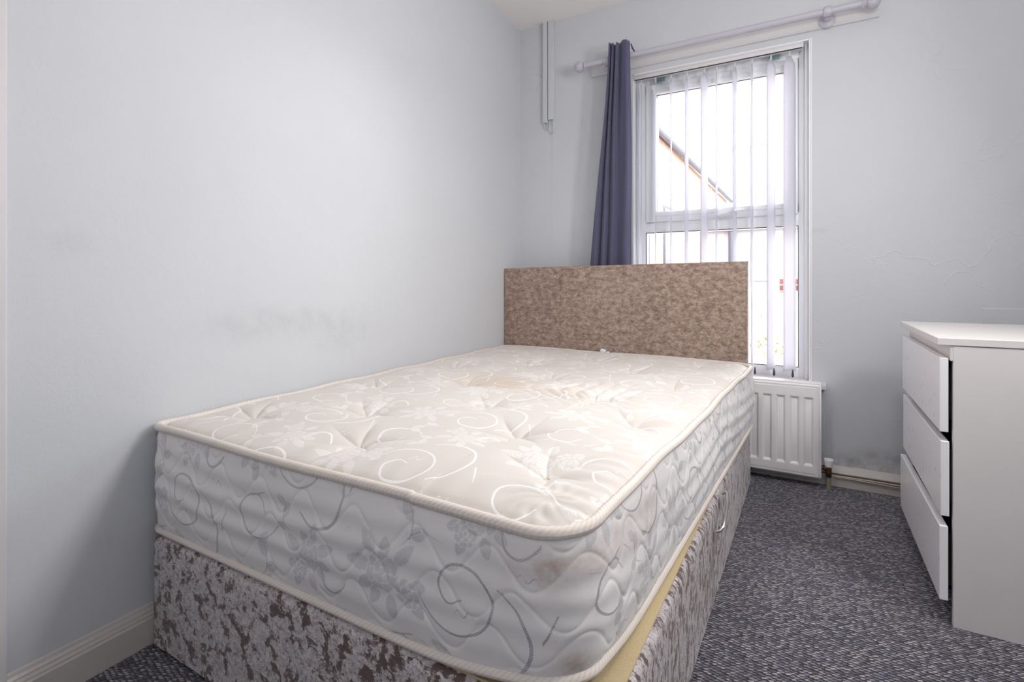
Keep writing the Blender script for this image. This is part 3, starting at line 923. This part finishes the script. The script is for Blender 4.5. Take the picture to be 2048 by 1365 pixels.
# ---------------------------------------------------------------- woven motif (signed distances in mm over a repeating tile)
TU, TV = 0.40, 0.34
RES = 0.002
def motif():
    nu, nv = int(TU / RES), int(TV / RES)
    gu, gv = np.meshgrid(np.arange(nu) * RES, np.arange(nv) * RES, indexing='ij')
    line = np.full((nu, nv), -9.0); leaf = np.full((nu, nv), -9.0)
    def wrap(d, T):
        return (d + T / 2) % T - T / 2
    def curve(pts, w0, w1=None, dash=False):
        nonlocal line
        pts = np.array(pts, float)
        w1 = w0 if w1 is None else w1
        # catmull-rom
        P = np.vstack([2 * pts[0] - pts[1], pts, 2 * pts[-1] - pts[-2]])
        out = []
        for i in range(1, len(P) - 2):
            for t in np.linspace(0, 1, 9)[:-1]:
                out.append(0.5 * ((2 * P[i]) + (-P[i - 1] + P[i + 1]) * t + (2 * P[i - 1] - 5 * P[i] + 4 * P[i + 1] - P[i + 2]) * t * t + (-P[i - 1] + 3 * P[i] - 3 * P[i + 1] + P[i + 2]) * t ** 3))
        out.append(P[-2])
        out = np.array(out); n = len(out)
        for i in range(n - 1):
            if dash and (i // 3) % 3 == 2:
                continue
            a, c = out[i], out[i + 1]; ab = c - a; L2 = max(ab @ ab, 1e-12)
            du = wrap(gu - a[0], TU); dv = wrap(gv - a[1], TV)
            t = np.clip((du * ab[0] + dv * ab[1]) / L2, 0, 1)
            d = np.hypot(du - t * ab[0], dv - t * ab[1]) * 1000
            f = i / n
            w = w0 + (w1 - w0) * f if w1 != w0 else w0 * (0.45 + 0.55 * math.sin(PI * (f * 0.9 + 0.05)))
            line = np.maximum(line, w - d)
    def petal(cx, cy, L, Wd, ang):
        nonlocal leaf
        du = wrap(gu - cx, TU); dv = wrap(gv - cy, TV)
        x = du * math.cos(ang) + dv * math.sin(ang); y = -du * math.sin(ang) + dv * math.cos(ang)
        t = x / L
        hw = Wd * np.sqrt(np.clip(np.sin(PI * np.clip(t, 0, 1)), 0, 1)) * (1 - 0.35 * np.clip(t, 0, 1))
        hw = hw * (1 + 0.10 * np.sin(t * 32))
        ins = np.where((t > 0) & (t < 1), hw - np.abs(y), -np.hypot(np.maximum(-x, x - L), y))
        ins = np.minimum(ins * 1000, np.abs(y) * 1000 - 0.6)
        leaf[...] = np.maximum(leaf, np.clip(ins, -9, 9))
    def leafp(cx, cy, L, Wd, ang, serr=0.0):
        """pointed leaf with a clear midrib"""
        du = wrap(gu - cx, TU); dv = wrap(gv - cy, TV)
        x = du * math.cos(ang) + dv * math.sin(ang); y = -du * math.sin(ang) + dv * math.cos(ang)
        t = np.clip(x / L, 0, 1)
        hw = Wd * np.sin(PI * t ** 0.75) * (1 + serr * np.sin(t * 40))
        ins = np.where((x > 0) & (x < L), hw - np.abs(y), -np.hypot(np.maximum(-x, x - L), y))
        ins = ins * 1000
        leaf[...] = np.where(ins > -9, np.minimum(leaf, -ins - 2.2), leaf)
        ins = np.minimum(ins, np.abs(y) * 1000 - 0.8)
        leaf[...] = np.maximum(leaf, np.clip(ins, -9, 9))
    def blob(cx, cy, rx, ry, ang, ph=0.0):
        """scalloped petal with a dark rim left between it and its neighbours"""
        du = wrap(gu - cx, TU); dv = wrap(gv - cy, TV)
        x = du * math.cos(ang) + dv * math.sin(ang); y = -du * math.sin(ang) + dv * math.cos(ang)
        r = np.hypot(x / rx, y / ry); th = np.arctan2(y / ry, x / rx)
        ins = (1 + 0.09 * np.sin(th * 5 + ph) - r) * min(rx, ry) * 1000
        # cut a gap around the new petal, then fill it
        leaf[...] = np.where(ins > -9, np.minimum(leaf, -ins - 2.2), leaf)
        leaf[...] = np.maximum(leaf, np.clip(ins, -9, 9))
    def rose(cx, cy, R, a0):
        for k in range(7):
            a = a0 + k * 2 * PI / 7
            blob(cx + R * 0.66 * math.cos(a), cy + R * 0.66 * math.sin(a), R * 0.30, R * 0.40, a, k)
        for k in range(4):
            a = a0 + 0.4 + k * PI / 2
            blob(cx + R * 0.30 * math.cos(a), cy + R * 0.30 * math.sin(a), R * 0.22, R * 0.30, a, k * 2)
        blob(cx, cy, R * 0.16, R * 0.14, 0)
    def cluster(cx, cy, s, fl, a0):
        f = -1 if fl else 1
        Q = lambda u, v: (cx + s * (u * math.cos(a0) - f * v * math.sin(a0)), cy + s * (u * math.sin(a0) + f * v * math.cos(a0)))
        for (u, v, L, wd, a) in ((-0.03, 0.03, 0.055, 0.013, 2.4), (-0.04, 0.0, 0.06, 0.014, 3.0), (-0.03, -0.03, 0.055, 0.013, 3.9), (0.0, -0.04, 0.05, 0.013, 4.6),
                                 (0.035, -0.03, 0.055, 0.012, 5.3), (0.09, 0.0, 0.05, 0.012, -0.3), (0.09, 0.035, 0.045, 0.012, 0.6), (0.03, 0.05, 0.05, 0.013, 1.3), (-0.01, 0.045, 0.045, 0.012, 1.9)):
            leafp(*Q(u * 0.75, v * 0.75), L * s * (1.0 + 0.25 * math.sin(a * 5)), wd * s * 1.05, f * a + a0, 0.10)
        rose(*Q(0, 0), 0.040 * s, 0.3)
        rose(*Q(0.062, 0.018), 0.029 * s, 0.9)
        # stem and drooping leaves
        curve([Q(0.03, -0.06), Q(0.05, -0.09), Q(0.045, -0.125), Q(0.02, -0.15)], 1.6)
        for (u, v, L, a) in ((0.05, -0.09, 0.04, -0.5), (0.047, -0.115, 0.042, 3.9), (0.03, -0.14, 0.04, -1.1)):
            leafp(*Q(u, v), L * s * 1.1, 0.013 * s, f * a + a0, 0.08)
    cluster(0.095, 0.20, 0.95, False, 0.15)
    cluster(0.300, 0.055, 0.80, True, 2.6)
    curve([(0.17, 0.20), (0.20, 0.25), (0.25, 0.27), (0.30, 0.25), (0.32, 0.20), (0.29, 0.155), (0.24, 0.15), (0.215, 0.185), (0.235, 0.215), (0.262, 0.205)], 2.6)
    curve([(0.33, 0.17), (0.37, 0.21), (0.385, 0.27), (0.36, 0.32), (0.31, 0.335), (0.265, 0.315)], 3.0)
    curve([(0.02, 0.03), (0.00, 0.08), (-0.03, 0.11), (-0.06, 0.10), (-0.07, 0.06)], 2.6)
    curve([(0.20, 0.02), (0.16, 0.055), (0.11, 0.06), (0.075, 0.03), (0.085, -0.015), (0.13, -0.03), (0.16, 0.0)], 2.4)
    curve([(0.05, 0.30), (0.10, 0.315), (0.16, 0.30), (0.20, 0.325)], 1.6, dash=True)
    curve([(0.22, 0.12), (0.18, 0.11), (0.15, 0.125)], 1.5, dash=True)
    curve([(0.245, 0.235), (0.255, 0.222), (0.265, 0.236), (0.275, 0.224), (0.285, 0.240)], 1.2)
    curve([(0.36, 0.145), (0.37, 0.135), (0.38, 0.147), (0.39, 0.137), (0.40, 0.15), (0.41, 0.14)], 1.3)
    return line, leaf
LINE, LEAF = motif()
def sample(A, u, v):
    nu, nv = A.shape
    col = np.floor(u / TU)
    v = v + (col % 2) * TV * 0.5
    fu = (u / TU % 1) * nu; fv = (v / TV % 1) * nv
    i = fu.astype(int) % nu; j = fv.astype(int) % nv; a = fu - np.floor(fu); c = fv - np.floor(fv)
    i1 = (i + 1) % nu; j1 = (j + 1) % nv
    # do not interpolate across the half-drop column seam
    i1 = np.where(i1 < i, i, i1)
    return A[i, j] * (1 - a) * (1 - c) + A[i1, j] * a * (1 - c) + A[i, j1] * (1 - a) * c + A[i1, j1] * a * c

# ---------------------------------------------------------------- mattress
MA = empty('mattress', (-0.9, 1.6, 0.29), label='cream floral damask double mattress with tufted top on the divan base', cat='mattress')
MY0, MY1 = 0.697, 2.588
mxl = lambda y: -1.484 - (y - MY0) * 0.0388
mxr = lambda y: -0.296 + (y - MY0) * 0.030
RC = {'nr': 0.085, 'fr': 0.10, 'fl': 0.05, 'nl': 0.05}
TUFTS = [(-0.447, 0.905), (-0.91, 0.865), (-1.33, 0.88), (-0.41, 1.356), (-0.854, 1.33), (-1.32, 1.34), (-0.417, 1.836), (-0.887, 1.833), (-1.35, 1.83),
         (-0.451, 2.38), (-0.874, 2.30), (-1.36, 2.34), (-0.615, 1.09), (-1.10, 1.075), (-0.60, 1.56), (-1.10, 1.56), (-0.643, 2.077), (-1.111, 2.055)]
def ztop_edge(x, y):
    return 0.556 + 0.004 * np.sin(y * 7.0 + 0.6) * (x > -0.6) + 0.002 * np.sin(x * 9 + 1) + 0.002 * np.sin(y * 19 + x * 3)
def outline(step):
    """dense perimeter, counter-clockwise from the near-left corner; returns points, s, normals"""
    out = []
    def arc(cx, cy, r, a0):
        n = max(6, int(r * PI / 2 / step))
        for t in np.linspace(0, PI / 2, n):
            out.append((cx + r * math.cos(a0 + t), cy + r * math.sin(a0 + t)))
    def seg(p, q):
        n = max(2, int(math.hypot(q[0] - p[0], q[1] - p[1]) / step))
        for t in np.linspace(0, 1, n + 1)[1:-1]:
            out.append((p[0] + (q[0] - p[0]) * t, p[1] + (q[1] - p[1]) * t))
    nl, nr, fr, fl = RC['nl'], RC['nr'], RC['fr'], RC['fl']
    c_nl = (mxl(MY0) + nl, MY0 + nl); c_nr = (mxr(MY0) - nr, MY0 + nr); c_fr = (mxr(MY1) - fr, MY1 - fr); c_fl = (mxl(MY1) + fl, MY1 - fl)
    seg((c_nl[0], MY0), (c_nr[0], MY0)); arc(*c_nr, nr, -PI / 2)
    seg((c_nr[0] + nr, c_nr[1]), (c_fr[0] + fr, c_fr[1])); arc(*c_fr, fr, 0)
    seg((c_fr[0], MY1), (c_fl[0], MY1)); arc(*c_fl, fl, PI / 2)
    seg((c_fl[0] - fl, c_fl[1]), (c_nl[0] - nl, c_nl[1])); arc(*c_nl, nl, PI)
    p = np.array(out)
    tan = np.roll(p, -1, 0) - np.roll(p, 1, 0); tan /= np.maximum(np.linalg.norm(tan, axis=1), 1e-9)[:, None]
    nrm = np.stack([tan[:, 1], -tan[:, 0]], 1)
    d = np.linalg.norm(np.roll(p, -1, 0) - p, axis=1)
    s = np.concatenate([[0], np.cumsum(d)[:-1]])
    return p, s, nrm, float(d.sum())
OP, OS, ON, OPER = outline(0.0024)
def zbot(p):
    return 0.298 + 0.034 * np.exp(-((p[:, 0] - mxr(MY0)) ** 2 + (p[:, 1] - MY0) ** 2) / 0.16 ** 2)

def mattress_top():
    nx, ny = 560, 860
    y = np.linspace(0, 1, ny)
    # finer rows near both ends where the corners round off
    Y1 = MY0 + (MY1 - MY0) * y
    Vx = np.zeros((nx, ny)); Vy = np.zeros((nx, ny))
    for j, yy in enumerate(Y1):
        def inset(rn, rf):
            if yy < MY0 + rn:
                return rn - math.sqrt(max(0, rn * rn - (rn - (yy - MY0)) ** 2))
            if yy > MY1 - rf:
                return rf - math.sqrt(max(0, rf * rf - (rf - (MY1 - yy)) ** 2))
            return 0.0
        a = mxl(yy) + inset(RC['nl'], RC['fl']); c = mxr(yy) - inset(RC['nr'], RC['fr'])
        Vx[:, j] = np.linspace(a, c, nx); Vy[:, j] = yy
    L = mxl(Vy); R = mxr(Vy)
    ed = np.minimum(np.minimum(Vx - L, R - Vx), np.minimum(Vy - MY0, MY1 - Vy))
    # rounder distance at the near-right corner
    def cd(cx, cy, r, sx, sy, e):
        q = (Vx - cx) * sx > 0; w = (Vy - cy) * sy > 0
        m = q & w
        return np.where(m, r - np.hypot(Vx - cx, Vy - cy), e)
    ed = cd(mxr(MY0) - RC['nr'], MY0 + RC['nr'], RC['nr'], 1, -1, ed)
    ed = cd(mxr(MY1) - RC['fr'], MY1 - RC['fr'], RC['fr'], 1, 1, ed)
    ed = cd(mxl(MY0) + RC['nl'], MY0 + RC['nl'], RC['nl'], -1, -1, ed)
    ed = np.maximum(ed, 0)
    z = ztop_edge(Vx, Vy) + 0.026 * (1 - np.exp(-ed / 0.055)) - 0.004 * np.exp(-((ed - 0.012) / 0.010) ** 2)
    z -= 0.010 * np.exp(-(((Vx + 0.85) / 0.45) ** 2 + ((Vy - 1.6) / 0.6) ** 2))
    for k, (tx, ty) in enumerate(TUFTS):
        dx, dy = Vx - tx, Vy - ty
        r = np.hypot(dx, dy); th = np.arctan2(dy, dx)
        dep = 0.027 * np.exp(-r / 0.045) + 0.011 * np.exp(-(r / 0.10) ** 2)
        n = 6 + k % 3
        fold = (np.abs(np.sin(th * n / 2 + k * 1.7 + r * 5)) ** 0.6 - 0.6) * 0.009 * np.exp(-((r - 0.06) / 0.05) ** 2) * (r > 0.008)
        z += -dep + fold * np.clip(ed / 0.05, 0, 1)
    # creases running in from the right-hand piping
    rr = R - Vx
    ph = Vy * 2 * PI / 0.038 + 2.2 * np.sin(Vy * 11) + rr * 9
    z += 0.0021 * np.sin(ph) * np.exp(-((rr - 0.055) / 0.05) ** 2) * (0.55 + 0.45 * np.sin(Vy * 8.3 + 1)) * (Vy < 2.0)
    # creases radiating at the near-right corner
    cx, cy = mxr(MY0) - 0.085, MY0 + 0.085
    th = np.arctan2(Vy - cy, Vx - cx); rc = np.hypot(Vx - cx, Vy - cy)
    z += 0.0011 * np.sin(th * 11 + 2 * np.sin(rc * 60)) * np.exp(-((rc - 0.05) / 0.035) ** 2)
    # front edge, fainter and broader
    fr = Vy - MY0
    z += 0.0012 * np.sin(Vx * 2 * PI / 0.07 + 2 * np.sin(Vx * 9)) * np.exp(-((fr - 0.06) / 0.05) ** 2)
    # crumpled patch in the middle of the right half
    g = np.exp(-(((Vx + 0.66) / 0.16) ** 2 + ((Vy - 1.62) / 0.17) ** 2))
    z += g * (0.009 * np.abs(np.sin((Vx * 1.3 + Vy * 0.7) * 42 + 3 * np.sin(Vy * 17))) + 0.007 * np.abs(np.sin((Vx * 0.6 - Vy) * 35 + 2 * np.sin(Vx * 23))) - 0.008)
    u = Vx - 0.07 * np.sin(Vy * 3) ; v = Vy
    ln = sample(LINE, u + 9.0, v * 1.0 + 0.11); lf = sample(LEAF, u + 9.0, v + 0.11)
    st = 0.55 * np.exp(-(((Vx + 1.0) / 0.14) ** 2 + ((Vy - 1.62) / 0.10) ** 2)) + 0.5 * np.exp(-(((Vx + 0.92) / 0.06) ** 2 + ((Vy - 1.55) / 0.06) ** 2)) + 0.35 * np.exp(-(((Vx + 0.75) / 0.12) ** 2 + ((Vy - 1.55) / 0.05) ** 2))
    V = np.stack([Vx, Vy, z], -1) - np.array(MA.location)
    return grid_mesh('top_panel', V, uv=np.stack([u, v], -1), attrs={'line_mm': ln, 'leaf_mm': lf, 'stain': np.clip(st, 0, 0.8)})
link('top_panel', mattress_top(), M_damask_top, MA)

def mattress_border():
    N = len(OP); nt = 116
    t = np.linspace(0, 1, nt)
    zb = zbot(OP); zt = ztop_edge(OP[:, 0], OP[:, 1]) + 0.0
    S, T = np.meshgrid(OS, t, indexing='ij')
    Z = zb[:, None] + (zt - zb)[:, None] * T
    # which side: no bulge against the wall or headboard
    free = np.clip((OP[:, 0] - mxl(OP[:, 1]) - 0.0) / 0.05, 0, 1) * np.clip((MY1 - OP[:, 1]) / 0.06, 0, 1)
    bul = 0.016 * np.sin(PI * T) ** 0.7 + 0.004 * np.sin(PI * T) * np.sin(S * 11)
    # quilting: staggered wavy stitch lines, cloth puffing between them
    hgt = T * 0.262
    P = 0.145
    dmin = np.full_like(S, 9.0)
    for k in range(-1, 8):
        yl = -0.01 + k * 0.068 + 0.030 * np.sin(2 * PI * S / P + (k % 2) * 1.9 + 0.8 * np.sin(S * 2.1))
        slope = 0.030 * 2 * PI / P * np.cos(2 * PI * S / P + (k % 2) * 1.9)
        dmin = np.minimum(dmin, np.abs(hgt - yl) / np.sqrt(1 + slope ** 2))
    puff = 0.0026 * (1 - np.exp(-dmin / 0.0035)) * np.clip(np.minimum(T, 1 - T) / 0.08, 0, 1)
    # horizontal slump wrinkles
    wr = 0.0028 * np.sin(hgt * 2 * PI / 0.055 + 1.8 * np.sin(S * 5.1) + S * 4.0) * np.sin(PI * T) * (0.35 + 0.65 * (np.sin(S * 3.3 + 0.5) * 0.5 + 0.5))
    D = (bul + puff + wr) * free[:, None]
    V = np.zeros((N, nt, 3))
    V[:, :, 0] = OP[:, 0][:, None] + ON[:, 0][:, None] * D
    V[:, :, 1] = OP[:, 1][:, None] + ON[:, 1][:, None] * D
    V[:, :, 2] = Z
    k = 1.0
    ln = sample(LINE, S + 0.12, -hgt + 5.0 + 0.085); lf = sample(LEAF, S + 0.12, -hgt + 5.0 + 0.085)
    # stains near the front right corner
    sc = OS[np.argmin((OP[:, 0] - (mxr(MY0) - 0.03)) ** 2 + (OP[:, 1] - (MY0 + 0.01)) ** 2)]
    st = 0.6 * np.exp(-(((S - sc + 0.015) / 0.022) ** 2 + ((hgt - 0.205) / 0.02) ** 2)) + 0.45 * np.exp(-(((S - sc - 0.08) / 0.16) ** 2 + ((hgt - 0.205) / 0.035) ** 2)) \
        + 0.7 * np.exp(-(((S - sc - 0.02) / 0.03) ** 2 + ((hgt - 0.03) / 0.03) ** 2)) + 0.35 * np.exp(-(((S - sc - 0.3) / 0.07) ** 2 + ((hgt - 0.19) / 0.05) ** 2))
    V -= np.array(MA.location)
    return grid_mesh('side_border', V, closed_u=OPER, uv=np.stack([S, hgt], -1), attrs={'line_mm': ln, 'leaf_mm': lf, 'stain': np.clip(st, 0, 0.85)})
link('side_border', mattress_border(), M_damask_side, MA)
# underside
b = B()
und = OP[::8] - ON[::8] * 0.003
uz = zbot(OP[::8])
lo_ = [b.bm.verts.new((p[0], p[1], z)) for p, z in zip(und, uz)]
ui = OP[::8] - ON[::8] * 0.15
li_ = [b.bm.verts.new((p[0], p[1], 0.2905)) for p in ui]
for i in range(len(lo_)):
    j = (i + 1) % len(lo_)
    b.bm.faces.new((lo_[i], lo_[j], li_[j], li_[i]))
b.bm.faces.new(li_)
b.build('underside', M_damask_side, MA)
for ln_, zfun, r in (('top_piping', lambda p: ztop_edge(p[:, 0], p[:, 1]) + 0.002, 0.0095), ('bottom_piping', lambda p: zbot(p) + 0.001, 0.0085)):
    q = OP[::2]; nn = ON[::2]; ss = OS[::2]; zc = zfun(q)
    keep = np.clip((q[:, 0] - mxl(q[:, 1])) / 0.02, 0, 1) * np.clip((MY1 - q[:, 1]) / 0.02, 0, 1)
    off = 0.003 * keep - 0.006 * (1 - keep)
    seg = 14
    V = np.zeros((len(q), seg + 1, 3)); UV = np.zeros((len(q), seg + 1, 2))
    for k in range(seg + 1):
        a = 2 * PI * k / seg
        V[:, k, 0] = q[:, 0] + nn[:, 0] * (off + r * math.cos(a)); V[:, k, 1] = q[:, 1] + nn[:, 1] * (off + r * math.cos(a)); V[:, k, 2] = zc + r * 1.05 * math.sin(a)
        UV[:, k, 0] = ss; UV[:, k, 1] = a * r
    V -= np.array(MA.location)
    link(ln_, grid_mesh(ln_, V, closed_u=OPER, uv=UV), M_piping, MA)
# tuft buttons
def tuft_mesh():
    b = B()
    pts = [(0.008 * math.cos(t), 0.008 * math.sin(t), 0.0012 * math.sin(5 * t)) for t in np.linspace(0, 2 * PI, 21)]
    b.tube(pts, 0.0028, 7, cap=False)
    b.lathe((0, 0, -0.003), (0, 0, 1), [(0, 0.006), (0.003, 0.006), (0.0045, 0.003)], 10)
    bmesh.ops.recalc_face_normals(b.bm, faces=b.bm.faces)
    me = bpy.data.meshes.new('tuft'); b.bm.to_mesh(me); b.bm.free(); me.shade_smooth(); me.materials.append(M_tuft)
    return me
tm = tuft_mesh()
top_me = [o for o in MA.children if o.name.startswith('top_panel')][0].data
cov = np.zeros(len(top_me.vertices) * 3, np.float32); top_me.vertices.foreach_get('co', cov); cov = cov.reshape(-1, 3)
for (tx, ty) in TUFTS:
    j = np.argmin((cov[:, 0] + MA.location.x - tx) ** 2 + (cov[:, 1] + MA.location.y - ty) ** 2)
    o = bpy.data.objects.new('tuft', tm); C.objects.link(o); o.parent = MA
    o.location = (cov[j, 0], cov[j, 1], cov[j, 2] + 0.0025)

# plastic scrap on the mattress at the headboard
PS = empty('plastic_scrap', (-0.93, 2.572, 0.566), label='small crumpled clear plastic scrap with blue print at the head of the mattress', cat='plastic scrap')
def crumple(name, mat, cx, cy, cz, sx, sy, sz, seed):
    rnd = random.Random(seed)
    b = B()
    bmesh.ops.create_icosphere(b.bm, subdivisions=2, radius=1)
    for v in b.bm.verts:
        k = 0.65 + 0.5 * rnd.random()
        v.co = Vector((cx + v.co.x * sx * k, cy + v.co.y * sy * k, cz + max(v.co.z, -0.55) * sz * k))
    return b.build(name, mat, PS)
crumple('film', M_scrap, -0.945, 2.570, 0.574, 0.017, 0.007, 0.012, 3)
crumple('film', M_scrap, -0.918, 2.566, 0.568, 0.012, 0.006, 0.006, 5)
crumple('printed_edge', M_blue, -0.903, 2.567, 0.569, 0.007, 0.004, 0.005, 9)

# ---------------------------------------------------------------- chest of drawers
CH = empty('chest_of_drawers', (0.56, 2.15, 0), label='white laminate three-drawer chest with its bottom drawer ajar against the right wall', cat='chest of drawers')
cy0, cy1, cxf, cxb, ct = 1.806, 2.490, 0.326, 0.800, 0.780
b = B()
b.box(cxf, cxb, cy0, cy0 + 0.018, 0, ct - 0.0215, 0.0012, 1)
b.build('side_panel', M_lam, CH)
b = B(); b.box(cxf, cxb, cy1 - 0.018, cy1, 0, ct - 0.0215, 0.0012, 1)
b.build('side_panel', M_lam, CH)
b = B(); b.box(0.292, cxb, cy0 - 0.002, cy1 + 0.002, ct - 0.020, ct, 0.0012, 1)
b.build('top_board', M_lam, CH)
b = B()
b.box(cxf - 0.006, cxf + 0.012, cy0 + 0.001, cy1 - 0.001, ct - 0.062, ct - 0.020, 0.001, 1)
b.build('top_rail', M_lam, CH)
b = B()
b.box(cxb - 0.008, cxb - 0.003, cy0 + 0.018, cy1 - 0.018, 0.02, ct - 0.03)
b.build('back_panel', M_dark, CH)
for z0, z1, x0, skew in ((0.524, 0.725, 0.298, 0.0), (0.296, 0.499, 0.300, 0.0), (0.067, 0.268, 0.2975, -0.006)):
    th = 0.0185
    b = B()
    p = [(x0, cy0 + 0.002), (x0 + th, cy0 + 0.002), (x0 + th + skew, cy1 - 0.002), (x0 + skew, cy1 - 0.002)]
    b.quad_prism(p, z0, z1)
    es = [e for e in b.bm.edges]
    bmesh.ops.bevel(b.bm, geom=es, offset=0.0012, segments=1, affect='EDGES')
    # scooped finger edge on top of the front
    D = b.build('drawer', M_drawer, CH)
    b = B()
    b.box(x0 + th, x0 + 0.40, cy0 + 0.03, cy0 + 0.042, z0 + 0.02, z1 - 0.03)
    b.box(x0 + th, x0 + 0.40, cy1 - 0.042, cy1 - 0.03, z0 + 0.02, z1 - 0.03)
    b.box(x0 + th, x0 + 0.40, cy0 + 0.03, cy1 - 0.03, z0 + 0.02, z0 + 0.03)
    b.build('drawer_box', M_dark, D)

# ---------------------------------------------------------------- outside the window
b = B(); b.box(-9, 8, 3.08, 30, -0.25, -0.15)
b.build('ground', M_stone, label='pale concrete back yard outside the window', kind='structure')
NW = empty('brick_wing', (-2.4, 10, -0.15), label='orange brick rear wing with sloping eaves seen on the left through the window', cat='building')
b = B(); b.box(-5.2, -2.2, 5.0, 16.4, -0.15, 3.33)
b.build('wall', M_brick, NW)
b = B()
b.extrude_profile([(-2.05, 3.30), (-3.7, 4.9), (-5.35, 3.30), (-5.35, 3.38), (-3.7, 5.0), (-2.05, 3.38)], 'y', 4.9, 16.5)
b.build('roof', M_slate, NW)
b = B(); b.tube([(-2.09, 4.9, 3.31), (-2.09, 16.5, 3.31)], 0.05, 8)
b.build('gutter', M_greyp, NW)
for (y0, y1, z0, z1) in ((6.2, 7.0, 0.9, 2.3), (8.9, 9.7, 0.3, 2.25), (12.2, 13.2, 0.9, 2.3)):
    b = B(); b.box(-2.24, -2.19, y0, y1, z0, z1)
    w_ = b.build('window', M_greyp, NW)
    b = B(); b.box(-2.2, -2.17, y0 + 0.06, y1 - 0.06, z0 + 0.06, z1 - 0.06)
    b.build('pane', M_slate, w_)
b = B(); b.tube([(-2.13, 7.6, 3.3), (-2.13, 7.6, -0.15)], 0.055, 10)
b.build('downpipe', M_greyp, NW)
OH = empty('outhouse', (-0.7, 8.8, -0.15), label='pale rendered outhouse with dark fascia seen low through the window', cat='outhouse')
b = B(); b.box(-1.35, 0.8, 8.0, 10.0, -0.15, 1.66)
b.build('wall', M_render, OH)
b = B(); b.box(-1.45, 0.9, 7.9, 10.1, 1.66, 1.74)
b.build('roof', M_slate, OH)
b = B(); b.box(-0.80, -0.45, 7.97, 8.02, 0.95, 1.42)
b.build('window', M_slate, OH)
b = B(); b.tube([(-1.0, 7.93, 1.65), (-1.0, 7.93, -0.15)], 0.045, 10)
b.build('downpipe', M_greyp, OH)
FH = empty('terraced_house', (1, 17, -0.15), label='pale terraced house far behind the yard, washed out by daylight', cat='building')
b = B(); b.box(-2.1, 6, 18, 20, -0.15, 5.2)
b.build('wall', M_render, FH)
b = B(); b.extrude_profile([(17.8, 5.2), (21, 7.4), (21, 5.2)], 'x', -2.3, 6.2)
b.build('roof', M_render, FH)
b = B(); b.box(-1.4, -0.4, 17.96, 18.02, 2.6, 3.9)
b.build('window', M_slate, FH)
b = B(); b.box(-0.35, -0.05, 7.0, 7.25, -0.15, 0.98)
b.build('brick_pier', M_brick_red, label='dark red brick pier behind the fence', cat='pier')
FN = empty('board_fence', (-0.1, 5.9, -0.15), label='weathered wooden board fence across the yard', cat='fence')
b = B()
for i in range(22):
    x = -1.3 + i * 0.12
    b.box(x, x + 0.112, 5.9, 5.92, -0.05, 0.83 + 0.01 * math.sin(i * 2.3))
b.build('boards', M_fence, FN)
b = B(); b.box(-1.3, 1.34, 5.92, 5.97, 0.55, 0.62); b.box(-1.3, 1.34, 5.92, 5.97, 0.05, 0.12)
b.build('rail', M_fence, FN)
for x in (-1.33, 0.0, 1.33):
    b = B(); b.box(x - 0.04, x + 0.04, 5.95, 6.03, -0.15, 0.88)
    b.build('post', M_fence, FN)
SH = empty('shrub', (-0.32, 4.9, -0.15), label='small yellow-green plant growing by the fence', cat='shrub')
b = B()
rnd = random.Random(4)
for i in range(140):
    a = rnd.random() * 2 * PI; rr = rnd.random() ** 0.6 * 0.22; h = rnd.random() * 0.55
    c = Vector((-0.32 + rr * math.cos(a), 4.9 + rr * math.sin(a), -0.10 + h))
    d = Vector((math.cos(a), math.sin(a), 0.4 + rnd.random())).normalized() * 0.05
    n = d.cross(Vector((0, 0, 1))).normalized() * 0.014
    vs_ = [b.bm.verts.new(c), b.bm.verts.new(c + d * 0.5 + n), b.bm.verts.new(c + d), b.bm.verts.new(c + d * 0.5 - n)]
    b.bm.faces.new(vs_)
b.build('foliage', M_leaf, SH)
b = B()
for k in range(5):
    b.tube([(-0.32, 4.9, -0.15), (-0.32 + 0.1 * math.cos(k * 1.3), 4.9 + 0.1 * math.sin(k * 1.3), 0.3)], 0.008, 6)
b.build('stem', M_fence, SH)
